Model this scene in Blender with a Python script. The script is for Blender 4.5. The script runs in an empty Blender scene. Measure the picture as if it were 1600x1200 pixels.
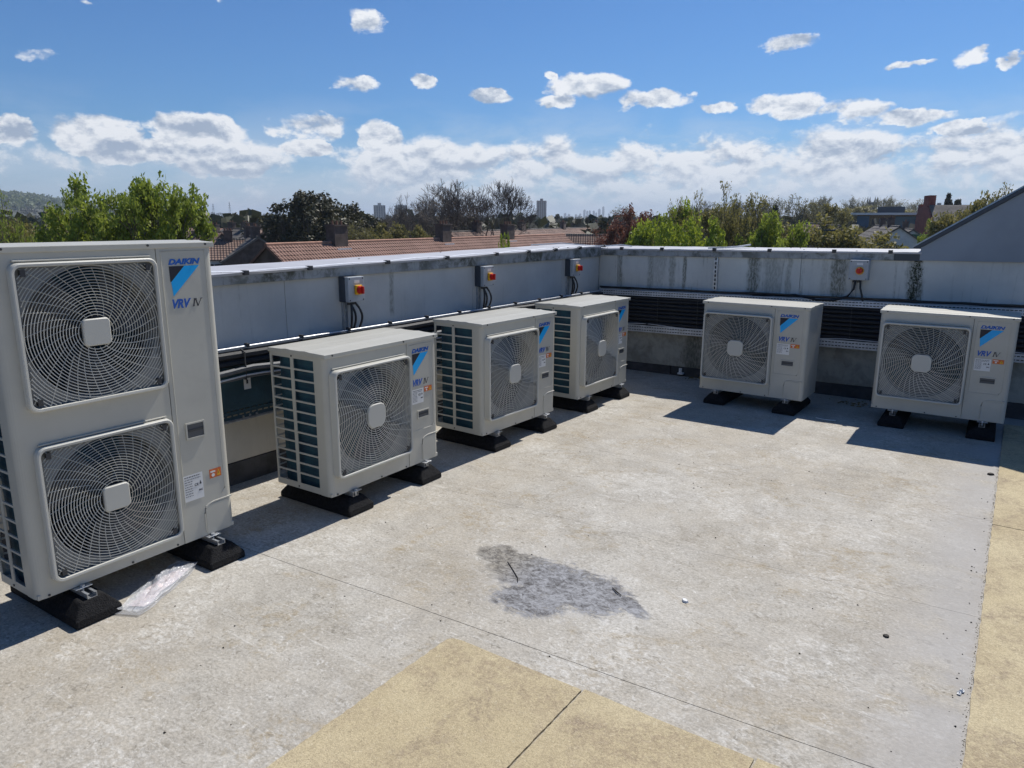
import bpy, bmesh, math, random
import numpy as np
from math import sin, cos, tan, pi, radians, degrees, hypot, atan2, sqrt
from mathutils import Vector, Matrix, noise as mnoise

R = random.Random(7)
C = bpy.context.scene.collection
scene = bpy.context.scene

# ------------------------------------------------------------------ camera, sky, sun, exposure
CAM_H = 1.656; FPX = 1134.6; PITCH = 0.2205; ROLL = 0.00395; YAW = -0.60626
cd = bpy.data.cameras.new('camera'); cam = bpy.data.objects.new('camera', cd); C.objects.link(cam)
cd.sensor_width = 36.0; cd.lens = FPX / 1600 * 36.0; cd.clip_start = 0.05; cd.clip_end = 40000
cam.location = (0, 0, CAM_H)
fwd = Vector((sin(YAW) * cos(PITCH), cos(YAW) * cos(PITCH), -sin(PITCH)))
rgt = Vector((cos(YAW), -sin(YAW), 0)); upv = rgt.cross(fwd)
r2 = rgt * cos(ROLL) - upv * sin(ROLL) * -1; u2 = upv * cos(ROLL) - rgt * sin(ROLL)
cam.rotation_euler = Matrix((r2, u2, -fwd)).transposed().to_euler()
scene.camera = cam

SUN_DIR = Vector((0.035, 0.77, 1.0)).normalized()
SUN_EL = math.asin(SUN_DIR.z); SUN_AZ = atan2(SUN_DIR.x, SUN_DIR.y)
sl = bpy.data.lights.new('sun', 'SUN'); sl.energy = 5.0; sl.angle = radians(0.53); sl.color = (1.0, 0.955, 0.89)
so = bpy.data.objects.new('sun', sl); C.objects.link(so); so.rotation_euler = SUN_DIR.to_track_quat('Z', 'Y').to_euler()
scene.view_settings.view_transform = 'Standard'
try: scene.view_settings.look = 'None'
except Exception: pass
scene.view_settings.exposure = 0.0; scene.view_settings.gamma = 1.0
scene.view_settings.use_curve_mapping = False
SKY_STRENGTH = 0.06
SKY_TINT = (0.58, 1.06, 1.60)
scene.cycles.max_bounces = 6; scene.cycles.diffuse_bounces = 3; scene.cycles.glossy_bounces = 3
scene.cycles.transparent_max_bounces = 8; scene.cycles.volume_bounces = 0
scene.cycles.sample_clamp_indirect = 4.0


class NT:
    """small helper for node trees"""
    def __init__(s, tree): s.t = tree; s.n = tree.nodes; s.l = tree.links
    def new(s, typ, **kw):
        n = s.n.new(typ)
        for k, v in kw.items(): setattr(n, k, v)
        return n
    def put(s, sock, v):
        if v is None: return
        if hasattr(v, 'is_linked') or hasattr(v, 'links'): s.l.new(v, sock)
        else: sock.default_value = v
    def math(s, op, a, b=None, c=None, clamp=False):
        n = s.new('ShaderNodeMath', operation=op); n.use_clamp = clamp
        s.put(n.inputs[0], a); s.put(n.inputs[1], b); s.put(n.inputs[2], c)
        return n.outputs[0]
    def vmath(s, op, a, b=None, scale=None):
        n = s.new('ShaderNodeVectorMath', operation=op)
        s.put(n.inputs[0], a); s.put(n.inputs[1], b)
        if scale is not None: s.put(n.inputs['Scale'], scale)
        return n.outputs['Value'] if op in ('LENGTH', 'DOT_PRODUCT') else n.outputs['Vector']
    def noise(s, vec, scale=5, detail=4, rough=0.5, dist=0.0, lac=2.0):
        n = s.new('ShaderNodeTexNoise'); s.put(n.inputs['Vector'], vec)
        n.inputs['Scale'].default_value = scale; n.inputs['Detail'].default_value = detail
        n.inputs['Roughness'].default_value = rough; n.inputs['Distortion'].default_value = dist
        n.inputs['Lacunarity'].default_value = lac
        return n.outputs['Fac']
    def ramp(s, v, a, b, lo=0.0, hi=1.0, interp='SMOOTHSTEP'):
        n = s.new('ShaderNodeMapRange'); n.interpolation_type = interp; n.clamp = True if interp == 'LINEAR' else n.clamp
        s.put(n.inputs['Value'], v)
        n.inputs['From Min'].default_value = a; n.inputs['From Max'].default_value = b
        n.inputs['To Min'].default_value = lo; n.inputs['To Max'].default_value = hi
        return n.outputs['Result']
    def mix(s, f, a, b, blend='MIX'):
        n = s.new('ShaderNodeMix', data_type='RGBA', blend_type=blend)
        s.put(n.inputs[0], f); s.put(n.inputs[6], a); s.put(n.inputs[7], b)
        return n.outputs[2]
    def sep(s, v):
        n = s.new('ShaderNodeSeparateXYZ'); s.put(n.inputs[0], v); return n.outputs
    def comb(s, x, y, z):
        n = s.new('ShaderNodeCombineXYZ'); s.put(n.inputs[0], x); s.put(n.inputs[1], y); s.put(n.inputs[2], z); return n.outputs[0]


def rgba(c): return (c[0], c[1], c[2], 1.0)


# ---- world: physical sky with a deck of fair-weather cumulus
w = bpy.data.worlds.new('World'); scene.world = w; w.use_nodes = True
try:
    w.cycles.sampling_method = 'MANUAL'; w.cycles.sample_map_resolution = 512
except Exception: pass
T = NT(w.node_tree); T.n.clear()
CLOUDS = [(-55.01, 14.34, 0.57, 0.3), (-63.08, 13.32, 0.65, 0.32), (-66.4, 9.99, 1.98, 0.66), (-45.2, 13.66, 1.62, 0.96), (-46.5, 9.54, 1.91, 0.72), (-41.42, 9.95, 1.21, 0.56), (-36.48, 8.99, 1.9, 0.61), (-31.99, 10.29, 0.85, 0.39), (-29.39, 9.71, 2.91, 1.08), (-31.35, 8.56, 1.52, 0.53), (-24.56, 8.68, 2.76, 0.69), (-15.39, 11.95, 2.08, 0.63), (-19.55, 8.02, 1.51, 0.38), (-15.23, 8.06, 2.96, 0.87), (-10.61, 7.59, 2.38, 0.81), (-7.28, 6.92, 2.33, 0.56), (-4.26, 10.26, 1.26, 0.63), (-2.24, 9.73, 0.67, 0.51), (-7.62, 9.97, 1.57, 0.27), (-4.54, 5.94, 1.5, 0.39), (-68.11, 5.56, 1.51, 0.76), (-63.43, 5.86, 2.51, 1.43), (-57.3, 6.4, 3.35, 1.04), (-58.45, 4.76, 2.51, 0.67), (-50.01, 6.84, 3.21, 1.13), (-49.88, 5.18, 1.53, 0.62), (-44.7, 6.43, 1.68, 1.24), (-62.38, 4.51, 2.27, 0.73), (-55.66, 3.62, 2.54, 0.61)]
CLOUDS += [(20, 12, 3, 1), (35, 9, 4, 1.2), (60, 14, 3, 1), (85, 10, 4, 1.3), (120, 13, 3, 1), (160, 9, 4, 1), (-100, 12, 3, 1), (-130, 9, 4, 1.2), (-160, 12, 3, 1)]
tc = T.new('ShaderNodeTexCoord')
dirv = T.vmath('NORMALIZE', tc.outputs['Generated'])
dx, dy, dz = T.sep(dirv)
az = T.math('MULTIPLY', T.math('ARCTAN2', dx, dy), 180 / pi)
el = T.math('MULTIPLY', T.math('ARCSINE', dz), 180 / pi)


def band(elv, azv):
    # how much cloud the deck carries at each height above the horizon
    a = T.math('ADD', T.ramp(elv, 5.0, 7.6, 0.065, -0.27, 'LINEAR'), T.ramp(elv, 1.0, 4.0, -0.03, 0.0, 'LINEAR'))
    left = T.ramp(azv, -50, -41, -0.075, 0.045, 'LINEAR')
    right = T.ramp(azv, -20, 0, 0.0, -0.02, 'LINEAR')
    return T.math('ADD', T.math('ADD', a, left), right)


def cnoise(v, els):
    p = T.vmath('MULTIPLY', v, (1.0, 1.0, 1.75))
    n1 = T.noise(p, 18, 10, 0.60, 0.15)
    n2 = T.noise(p, 8, 3, 0.5, 0.0)
    return T.math('ADD', T.math('MULTIPLY', n1, 0.72), T.math('MULTIPLY', n2, 0.28))


blob = None
warp = T.noise(T.vmath('MULTIPLY', dirv, (1, 1, 1.6)), 38, 3, 0.6)
wv = T.math('MULTIPLY', T.math('SUBTRACT', warp, 0.5), 2.2)
azw = T.math('ADD', az, wv); elw = T.math('ADD', el, T.math('MULTIPLY', wv, 0.5))
for (A, E_, a, b) in CLOUDS:
    qx = T.math('MULTIPLY', T.math('SUBTRACT', azw, A), .88 / a)
    qy = T.math('MULTIPLY', T.math('SUBTRACT', elw, E_), .84 / b)
    q = T.math('ADD', T.math('MULTIPLY', qx, qx), T.math('MULTIPLY', qy, qy))
    g = T.math('MAXIMUM', T.math('SUBTRACT', 1.25, q), 0.0)
    blob = g if blob is None else T.math('MAXIMUM', blob, g)
n0 = cnoise(dirv, el)
n1 = cnoise(T.vmath('NORMALIZE', T.vmath('ADD', dirv, (0.002, 0.0, 0.0085))), el)
cloudbias = T.math('ADD', T.math('SUBTRACT', n0, 0.5), T.math('ADD', band(el, az), T.math('MULTIPLY', blob, 0.34)))
alpha = T.math('POWER', T.ramp(cloudbias, -0.035, 0.11), 1.0)
relief = T.math('SUBTRACT', n0, n1)
thick = T.ramp(cloudbias, 0.05, 0.30)
lit = T.math('ADD', T.math('SUBTRACT', 0.84, T.math('MULTIPLY', thick, 0.36)), T.math('MULTIPLY', relief, 8.5), clamp=True)
ccol = T.mix(lit, (0.36, 0.44, 0.57, 1), (0.93, 0.95, 0.98, 1))
lowfade = T.ramp(el, 0.0, 5.0, 0.65, 0.0, 'LINEAR')
ccol = T.mix(lowfade, ccol, (0.60, 0.69, 0.80, 1))
alpha = T.math('MULTIPLY', alpha, T.ramp(el, -0.5, 3.5, 0.55, 0.97, 'LINEAR'))
sky = T.new('ShaderNodeTexSky'); sky.sky_type = 'NISHITA'; sky.sun_disc = False
sky.sun_elevation = SUN_EL; sky.sun_rotation = SUN_AZ; sky.altitude = 30
sky.air_density = 1.0; sky.dust_density = 0.3; sky.ozone_density = 2.5
skyc = T.vmath('MULTIPLY', T.vmath('SCALE', sky.outputs[0], scale=SKY_STRENGTH), SKY_TINT)
skyc = T.mix(T.ramp(el, -1.0, 6.5, 0.75, 0.0, 'LINEAR'), skyc, (0.56, 0.67, 0.80, 1))
veil = T.ramp(T.noise(T.vmath('MULTIPLY', dirv, (1, 1, 3.2)), 6, 8, 0.62, 0.3), 0.40, 0.62)
veil = T.math('MULTIPLY', veil, T.math('MULTIPLY', T.ramp(el, 3.5, 9.0, 0.60, 0.0, 'LINEAR'), T.ramp(az, -62, -40, 0.55, 1.0, 'LINEAR')))
skyc = T.mix(veil, skyc, (0.66, 0.74, 0.85, 1))
final = T.mix(alpha, skyc, ccol)
bg = T.new('ShaderNodeBackground'); T.l.new(final, bg.inputs['Color']); bg.inputs['Strength'].default_value = 1.0
wo = T.new('ShaderNodeOutputWorld'); T.l.new(bg.outputs[0], wo.inputs['Surface'])


# ------------------------------------------------------------------ where a picture direction meets the place
def ray(px, py):
    X, Y = px - 800, py - 600
    cr, sr = cos(ROLL), sin(ROLL)
    x = X * cr + Y * sr; y = -X * sr + Y * cr
    r = x / FPX; u = -y / FPX
    fw = cos(PITCH) + u * sin(PITCH); z = -sin(PITCH) + u * cos(PITCH)
    c, s = cos(YAW), sin(YAW)
    return (r * c + fw * s, -r * s + fw * c, z)
def at(px, py, dist):
    d = ray(px, py); k = dist / hypot(d[0], d[1])
    return Vector((d[0] * k, d[1] * k, CAM_H + d[2] * k))
def at_z(px, py, z):
    d = ray(px, py); k = (z - CAM_H) / d[2]
    return Vector((d[0] * k, d[1] * k, z))


# ------------------------------------------------------------------ mesh helpers
class MB:
    def __init__(s): s.v = []; s.f = []; s.mi = []; s.m = 0
    def add(s, vs, fs):
        b = len(s.v); s.v.extend([tuple(v) for v in vs])
        for f in fs: s.f.append([b + i for i in f]); s.mi.append(s.m)
        return s
    def hexa(s, p):   # 4 bottom (ccw seen from above), 4 top
        return s.add(p, [(3, 2, 1, 0), (4, 5, 6, 7), (0, 1, 5, 4), (1, 2, 6, 5), (2, 3, 7, 6), (3, 0, 4, 7)])
    def box(s, x0, x1, y0, y1, z0, z1):
        return s.hexa([(x0, y0, z0), (x1, y0, z0), (x1, y1, z0), (x0, y1, z0), (x0, y0, z1), (x1, y0, z1), (x1, y1, z1), (x0, y1, z1)])
    def prism(s, poly, axis, a, b):   # poly 2D, extruded along axis from a to b
        def P(p, t):
            if axis == 'x': return (t, p[0], p[1])
            if axis == 'y': return (p[0], t, p[1])
            return (p[0], p[1], t)
        n = len(poly)
        vs = [P(p, a) for p in poly] + [P(p, b) for p in poly]
        fs = [tuple(range(n))[::-1], tuple(range(n, 2 * n))] + [(i, (i + 1) % n, n + (i + 1) % n, n + i) for i in range(n)]
        return s.add(vs, fs)
    def tube(s, path, r, n=6, caps=True):
        path = [Vector(p) for p in path]; rr = r if isinstance(r, (list, tuple)) else [r] * len(path)
        vs = []; 
        ref = Vector((0, 0, 1))
        for i, p in enumerate(path):
            d = (path[min(i + 1, len(path) - 1)] - path[max(i - 1, 0)])
            if d.length < 1e-9: d = Vector((0, 0, 1))
            d.normalize()
            a = d.cross(ref if abs(d.dot(ref)) < 0.9 else Vector((1, 0, 0))).normalized(); b = d.cross(a)
            for k in range(n):
                t = 2 * pi * k / n + pi / n
                vs.append(p + (a * cos(t) + b * sin(t)) * rr[i])
        fs = []
        for i in range(len(path) - 1):
            for k in range(n):
                fs.append((i * n + k, i * n + (k + 1) % n, (i + 1) * n + (k + 1) % n, (i + 1) * n + k))
        if caps and n > 2:
            fs.append(tuple(range(n))); fs.append(tuple(range((len(path) - 1) * n, len(path) * n))[::-1])
        return s.add(vs, fs)
    def loft(s, loops, cap0=False, cap1=False):
        n = len(loops[0]); vs = [p for l in loops for p in l]; fs = []
        for i in range(len(loops) - 1):
            for k in range(n): fs.append((i * n + k, i * n + (k + 1) % n, (i + 1) * n + (k + 1) % n, (i + 1) * n + k))
        if cap0: fs.append(tuple(range(n))[::-1])
        if cap1: fs.append(tuple(range((len(loops) - 1) * n, len(loops) * n)))
        return s.add(vs, fs)
    def mesh(s, name, mats, smooth=False, fixn=True):
        me = bpy.data.meshes.new(name); me.from_pydata(s.v, [], s.f)
        for m in (mats if isinstance(mats, (list, tuple)) else [mats]): me.materials.append(m)
        if isinstance(mats, (list, tuple)) and len(mats) > 1: me.polygons.foreach_set('material_index', s.mi)
        if fixn:
            bm = bmesh.new(); bm.from_mesh(me); bmesh.ops.recalc_face_normals(bm, faces=bm.faces); bm.to_mesh(me); bm.free()
        if smooth:
            me.shade_smooth(); me.set_sharp_from_angle(angle=radians(40))
        me.update(); return me
    def build(s, name, mats, parent=None, smooth=False, bevel=0, fixn=True, **props):
        return link(name, s.mesh(name, mats, smooth, fixn), parent, bevel, **props)


def link(name, me, parent=None, bevel=0, **props):
    o = bpy.data.objects.new(name, me); C.objects.link(o); o.parent = parent
    if bevel:
        b = o.modifiers.new('bevel', 'BEVEL'); b.width = bevel; b.segments = 2; b.limit_method = 'ANGLE'; b.angle_limit = radians(35)
        b.harden_normals = False
    for k, v in props.items(): o[k] = v
    return o
def thing(name, label, cat, loc=(0, 0, 0), rz=0, group=None, rot=None):
    o = bpy.data.objects.new(name, None); C.objects.link(o); o.location = loc; o.rotation_euler = rot or (0, 0, rz)
    o.empty_display_size = 0.2; o['label'] = label; o['category'] = cat
    if group: o['group'] = group
    return o
def tag(o, label, cat, group=None):
    o['label'] = label; o['category'] = cat
    if group: o['group'] = group
    return o
def copy_tree(o, parent=None):
    c = o.copy(); C.objects.link(c); c.parent = parent
    for ch in list(o.children): copy_tree(ch, c)
    return c
def dup(o, loc, rz, label):
    c = copy_tree(o); c.location = loc; c.rotation_euler = (0, 0, rz); c['label'] = label; return c
def rrect(cx, cz, w, h, r, n=5, y=0.0):
    pts = []
    for (sx, sz, a0) in ((1, 1, 0), (-1, 1, pi / 2), (-1, -1, pi), (1, -1, 3 * pi / 2)):
        for k in range(n + 1):
            a = a0 + k * pi / 2 / n
            pts.append((cx + sx * (w / 2 - r) + r * cos(a), y, cz + sz * (h / 2 - r) + r * sin(a)))
    return pts


# ------------------------------------------------------------------ materials
def mat(name, col, rough=0.6, metal=0.0, spec=None, bump=0.0, bscale=80, var=0.0, vscale=4, dirt=0.0, dirtcol=(0.1, 0.09, 0.07)):
    m = bpy.data.materials.new(name); m.use_nodes = True; t = NT(m.node_tree); b = t.n['Principled BSDF']
    b.inputs['Roughness'].default_value = rough; b.inputs['Metallic'].default_value = metal
    if spec is not None: b.inputs['Specular IOR Level'].default_value = spec
    geo = t.new('ShaderNodeTexCoord').outputs['Object']
    c = rgba(col)
    if var:
        f = t.ramp(t.noise(geo, vscale, 5, 0.6), 0.35, 0.65)
        c = t.mix(f, rgba([x * (1 - var) for x in col]), rgba([min(1, x * (1 + var)) for x in col]))
    if dirt:
        f = t.math('MULTIPLY', t.ramp(t.noise(geo, vscale * 2.3, 7, 0.65, 0.6), 0.5, 0.75), dirt)
        c = t.mix(f, c, rgba(dirtcol))
    t.put(b.inputs['Base Color'], c)
    if bump:
        bn = t.new('ShaderNodeBump'); bn.inputs['Strength'].default_value = bump; bn.inputs['Distance'].default_value = 0.01
        t.put(bn.inputs['Height'], t.noise(geo, bscale, 4, 0.6)); t.l.new(bn.outputs[0], b.inputs['Normal'])
    return m

M = {}
M['casing'] = mat('casing_paint', (0.485, 0.47, 0.405), 0.42, bump=0.03, bscale=220, var=0.035, vscale=3, dirt=0.16, dirtcol=(0.29, 0.28, 0.25))
M['wire'] = mat('grille_plastic', (0.53, 0.52, 0.46), 0.5)
M['dark'] = mat('dark_interior', (0.035, 0.037, 0.04), 0.7)
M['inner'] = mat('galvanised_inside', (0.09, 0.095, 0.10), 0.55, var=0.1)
M['shroud_shade'] = mat('shroud_shade_grey', (0.27, 0.275, 0.265), 0.5, var=0.05)  # casing tone darkened: shade behind the fan guard is put into the colour
M['fan'] = mat('fan_plastic', (0.045, 0.05, 0.06), 0.45)
M['blue'] = mat('logo_light_blue', (0.0, 0.38, 0.82), 0.45)
M['navy'] = mat('logo_dark_blue', (0.006, 0.10, 0.42), 0.45)
M['logoblack'] = mat('logo_black', (0.012, 0.012, 0.022), 0.5)
M['letter'] = mat('model_lettering_ink', (0.02, 0.10, 0.42), 0.45)
M['ink'] = mat('black_ink', (0.03, 0.03, 0.04), 0.6)
M['label'] = mat('white_label', (0.72, 0.72, 0.70), 0.5, var=0.03)
M['orange'] = mat('orange_label', (0.62, 0.14, 0.03), 0.5)
M['yellow'] = mat('yellow_plastic', (0.80, 0.42, 0.01), 0.4)
M['red'] = mat('red_plastic', (0.62, 0.02, 0.012), 0.35)
M['clip'] = mat('dark_clip', (0.05, 0.05, 0.05), 0.6)
M['rubber'] = mat('recycled_rubber', (0.014, 0.014, 0.015), 0.9, spec=0.25, bump=0.9, bscale=160, var=0.3, vscale=60)
M['galv'] = mat('galvanised_steel', (0.50, 0.52, 0.54), 0.38, metal=0.75, var=0.15, vscale=25)
M['traysteel'] = mat('tray_steel', (0.56, 0.58, 0.60), 0.5, metal=0.35, var=0.12, vscale=9, dirt=0.4, dirtcol=(0.22, 0.21, 0.18))
M['foam'] = mat('pipe_insulation', (0.017, 0.018, 0.021), 0.62, bump=0.4, bscale=120)
M['foamgrey'] = mat('grey_pipe_insulation', (0.10, 0.105, 0.11), 0.6, bump=0.3, bscale=90)
M['cable'] = mat('black_cable', (0.014, 0.014, 0.016), 0.42)
M['whitecable'] = mat('white_cable', (0.62, 0.62, 0.62), 0.35)
M['box'] = mat('isolator_box_grey', (0.40, 0.43, 0.45), 0.45, dirt=0.15, vscale=12)
M['alu'] = mat('aluminium_tape', (0.66, 0.67, 0.68), 0.4, metal=0.1, var=0.08, vscale=20)


def coil_mat():
    m = bpy.data.materials.new('coil_fins'); m.use_nodes = True; t = NT(m.node_tree); b = t.n['Principled BSDF']
    o = t.new('ShaderNodeTexCoord').outputs['Object']; x, y, z = t.sep(o)
    fins = t.math('SINE', t.math('MULTIPLY', t.math('ADD', x, y), 1100.0))
    rows = t.ramp(t.math('SINE', t.math('MULTIPLY', z, 240.0)), 0.5, 1.0)
    n = t.noise(o, 11, 4, 0.6)
    c = t.mix(t.ramp(n, 0.3, 0.7), (0.005, 0.036, 0.070, 1), (0.011, 0.080, 0.120, 1))
    c = t.mix(t.math('MULTIPLY', rows, 0.35), c, (0.03, 0.11, 0.13, 1))
    t.put(b.inputs['Base Color'], c); b.inputs['Roughness'].default_value = 0.45; b.inputs['Metallic'].default_value = 0.2
    bn = t.new('ShaderNodeBump'); bn.inputs['Strength'].default_value = 0.5; bn.inputs['Distance'].default_value = 0.003
    t.put(bn.inputs['Height'], fins); t.l.new(bn.outputs[0], b.inputs['Normal'])
    return m
M['coil'] = coil_mat()


def floor_mat(kind):
    m = bpy.data.materials.new('roof_membrane' if kind == 'grey' else 'walkway_mat'); m.use_nodes = True
    t = NT(m.node_tree); b = t.n['Principled BSDF']
    p = t.new('ShaderNodeNewGeometry').outputs['Position']
    x, y, z = t.sep(p)
    big = t.ramp(t.noise(p, 0.9, 4, 0.6), 0.38, 0.62)
    mid = t.ramp(t.noise(p, 3.3, 8, 0.66, 0.9), 0.40, 0.64)
    sc = t.noise(p, 9, 10, 0.68, 1.6)
    fine = t.noise(p, 60, 6, 0.7, 0.8)
    wp = t.vmath('ADD', p, t.vmath('SCALE', t.new('ShaderNodeTexNoise').outputs['Color'], scale=0.0))
    def curl(scale, width, det=3, dist=2.6):
        n = t.noise(p, scale, det, 0.55, dist)
        a = t.math('ABSOLUTE', t.math('SUBTRACT', n, 0.5))
        return t.ramp(a, 0.0, width, 1.0, 0.0)
    if kind == 'grey':
        # slightly stretched along the sheets
        ps = t.comb(t.math('MULTIPLY', x, .75), y, z)
        def q(scale, det=6, rough=.68, dist=.6): return t.noise(ps, scale, det, rough, dist)
        c = t.mix(big, (0.360, 0.330, 0.278, 1), (0.405, 0.388, 0.350, 1))
        c = t.mix(t.math('MULTIPLY', mid, 0.60), c, (0.300, 0.282, 0.250, 1))
        # faint ochre dust lying in patches, broken up finely
        br = t.math('MULTIPLY', t.ramp(t.noise(p, 2.6, 7, 0.72, 0.8), 0.50, 0.66), t.ramp(q(26), 0.38, 0.60))
        c = t.mix(t.math('MULTIPLY', br, 0.65), c, (0.270, 0.215, 0.130, 1))
        # rubbed pale patches and darker trodden ones, both mottled down to a centimetre
        pal = t.math('MULTIPLY', t.ramp(t.noise(p, 1.5, 7, 0.7, 0.5), 0.46, 0.62), t.ramp(q(34, 7, .72, .9), 0.42, 0.62))
        c = t.mix(t.math('MULTIPLY', pal, 0.58), c, (0.56, 0.555, 0.53, 1))
        drk = t.math('MULTIPLY', t.ramp(t.noise(p, 1.9, 7, 0.7, 0.9), 0.48, 0.64), t.ramp(q(40, 7, .72, 1.2), 0.44, 0.62))
        c = t.mix(t.math('MULTIPLY', drk, 0.62), c, (0.20, 0.185, 0.155, 1))
        tide = t.ramp(t.math('ABSOLUTE', t.math('SUBTRACT', t.noise(p, 0.75, 6, .55, .5), .52)), 0.0, .022, 1.0, 0.0)
        c = t.mix(t.math('MULTIPLY', tide, .22), c, (.24, .21, .16, 1))
        # small scuffs, light and dark
        s1 = t.ramp(q(30, 8, .74, 1.7), 0.56, 0.64); s2 = t.ramp(q(25, 8, .74, 1.6), 0.565, 0.645)
        c = t.mix(t.math('MULTIPLY', s1, 0.50), c, (0.60, 0.595, 0.57, 1))
        c = t.mix(t.math('MULTIPLY', s2, 0.62), c, (0.16, 0.145, 0.118, 1))
        zone = t.ramp(t.noise(p, 1.3, 4, 0.6, 0.4), 0.46, 0.62)
        c = t.mix(t.math('MULTIPLY', t.math('MULTIPLY', curl(9, 0.008, 5, 2.4), zone), 0.38), c, (0.58, 0.57, 0.54, 1))
        c = t.mix(t.math('MULTIPLY', t.math('MULTIPLY', curl(15, 0.010, 5, 2.8), zone), 0.38), c, (0.17, 0.15, 0.12, 1))
        # straight drag marks along the roll
        dm = t.noise(t.comb(t.math('MULTIPLY', x, .35), t.math('MULTIPLY', y, 6), 0), 5, 6, .7, .15)
        c = t.mix(t.math('MULTIPLY', t.ramp(dm, .60, .68), .35), c, (.55, .545, .52, 1))
        c = t.mix(t.math('MULTIPLY', t.ramp(dm, .40, .33), .30), c, (.22, .205, .175, 1))
        c = t.mix(0.55, c, t.mix(t.ramp(q(95, 6, .75, .4), 0.32, 0.68), (0.58, 0.572, 0.55, 1), (1.38, 1.38, 1.38, 1)), 'MULTIPLY')
        c = t.mix(1.0, c, (1.13, 1.115, 1.085, 1), 'MULTIPLY')
        # dark specks
        sp = t.ramp(t.noise(p, 45, 3, 0.5), 0.74, 0.78)
        c = t.mix(t.math('MULTIPLY', sp, 0.75), c, (0.06, 0.05, 0.045, 1))
        # clean worn strip beside the walkway
        cl = t.math('MULTIPLY', t.ramp(x, -0.40, -0.04, 0.0, 0.7), t.ramp(t.noise(p, 3, 5, .6), .3, .5))
        c = t.mix(cl, c, (0.37, 0.355, 0.335, 1))
        # dried puddle stain (algae film), its outline from a few overlapping patches
        d = None
        wob = t.math('MULTIPLY', t.math('SUBTRACT', t.noise(p, 6, 6, 0.62, 0.6), 0.5), 1.2)
        for (cx, cy, rx, ry, an) in ((-1.99, 2.77, .14, .10, -.35), (-1.80, 2.70, .22, .17, -.25), (-1.60, 2.68, .24, .20, -.1), (-1.42, 2.69, .20, .17, -.5), (-1.62, 2.49, .19, .14, 0.15), (-1.24, 2.70, .12, .055, -.55)):
            ux = t.math('SUBTRACT', x, cx); uy = t.math('SUBTRACT', y, cy)
            a1 = t.math('MULTIPLY', t.math('ADD', t.math('MULTIPLY', ux, cos(an)), t.math('MULTIPLY', uy, sin(an))), 1 / rx)
            b1 = t.math('MULTIPLY', t.math('SUBTRACT', t.math('MULTIPLY', uy, cos(an)), t.math('MULTIPLY', ux, sin(an))), 1 / ry)
            q_ = t.math('SUBTRACT', 1.0, t.math('ADD', t.math('MULTIPLY', a1, a1), t.math('MULTIPLY', b1, b1)))
            d = q_ if d is None else t.math('MAXIMUM', d, q_)
        sfine = t.noise(ps, 44, 8, .76, 1.0)
        wob = t.math('ADD', wob, t.math('MULTIPLY', t.math('SUBTRACT', t.noise(t.comb(t.math('MULTIPLY', x, .6), y, 0), 15, 7, .7, 1.2), .5), 2.6))
        dd_ = t.math('ADD', t.math('ADD', d, wob), t.math('MULTIPLY', t.math('SUBTRACT', sfine, .5), 2.0))
        st = t.ramp(dd_, -0.20, 0.40)
        edge = t.ramp(t.math('ADD', d, wob), 0.0, 0.75, 1.0, 0.0)
        sn = t.ramp(t.noise(ps, 13, 10, 0.78, 1.3), 0.40, 0.58)
        sf = t.ramp(sfine, 0.42, 0.56)
        sc_c = t.mix(t.math('MULTIPLY', t.math('ADD', sn, sf), .5), (0.045, 0.043, 0.045, 1), (0.33, 0.335, 0.35, 1))
        brown = t.math('MULTIPLY', t.ramp(x, -1.70, -1.95), .7)
        sc_c = t.mix(brown, sc_c, t.mix(sf, (.085, .072, .055, 1), (.30, .27, .21, 1)))
        upe = t.math('MULTIPLY', edge, t.ramp(y, 2.62, 2.80, .25, .8))
        sc_c = t.mix(t.math('MULTIPLY', upe, t.ramp(sfine, .62, .42)), sc_c, (0.055, 0.050, 0.048, 1))
        c = t.mix(t.math('MULTIPLY', st, 0.92), c, sc_c)
        # pale halo round the stain
        halo = t.math('MULTIPLY', t.ramp(t.math('ADD', d, wob), -1.2, -0.05), t.math('SUBTRACT', 1.0, st))
        c = t.mix(t.math('MULTIPLY', t.math('MULTIPLY', halo, t.ramp(sc, 0.45, 0.6)), 0.30), c, (0.55, 0.545, 0.53, 1))
        hgt = t.math('ADD', t.math('MULTIPLY', fine, 0.4), t.math('MULTIPLY', sc, 0.6)); rough = 0.82
    else:
        c = t.mix(big, (0.475, 0.395, 0.245, 1), (0.545, 0.465, 0.300, 1))
        c = t.mix(t.math('MULTIPLY', t.math('MULTIPLY', mid, t.ramp(t.noise(p, 38, 7, .74, .8), .38, .60)), 0.62), c, (0.27, 0.205, 0.145, 1))
        pt = t.math('MULTIPLY', t.ramp(t.noise(p, 4.5, 6, .7, .8), .52, .66), t.ramp(t.noise(p, 60, 6, .74, .8), .40, .58))
        c = t.mix(t.math('MULTIPLY', pt, .6), c, (.23, .175, .135, 1))
        c = t.mix(t.math('MULTIPLY', t.ramp(t.noise(p, 52, 7, .75, 1.3), .56, .66), .5), c, (0.62, 0.55, 0.39, 1))
        c = t.mix(t.math('MULTIPLY', t.ramp(t.noise(p, 47, 7, .75, 1.6), .57, .66), .6), c, (0.22, 0.175, 0.115, 1))
        c = t.mix(t.math('MULTIPLY', curl(15, 0.012, 5, 2.6), 0.35), c, (0.20, 0.15, 0.10, 1))
        c = t.mix(0.6, c, t.mix(t.ramp(t.noise(p, 170, 4, 0.7), 0.3, 0.7), (0.66, 0.65, 0.62, 1), (1.32, 1.32, 1.32, 1)), 'MULTIPLY')
        hgt = t.math('ADD', t.noise(p, 260, 3, 0.6), t.math('MULTIPLY', sc, 0.5)); rough = 0.9
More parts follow.
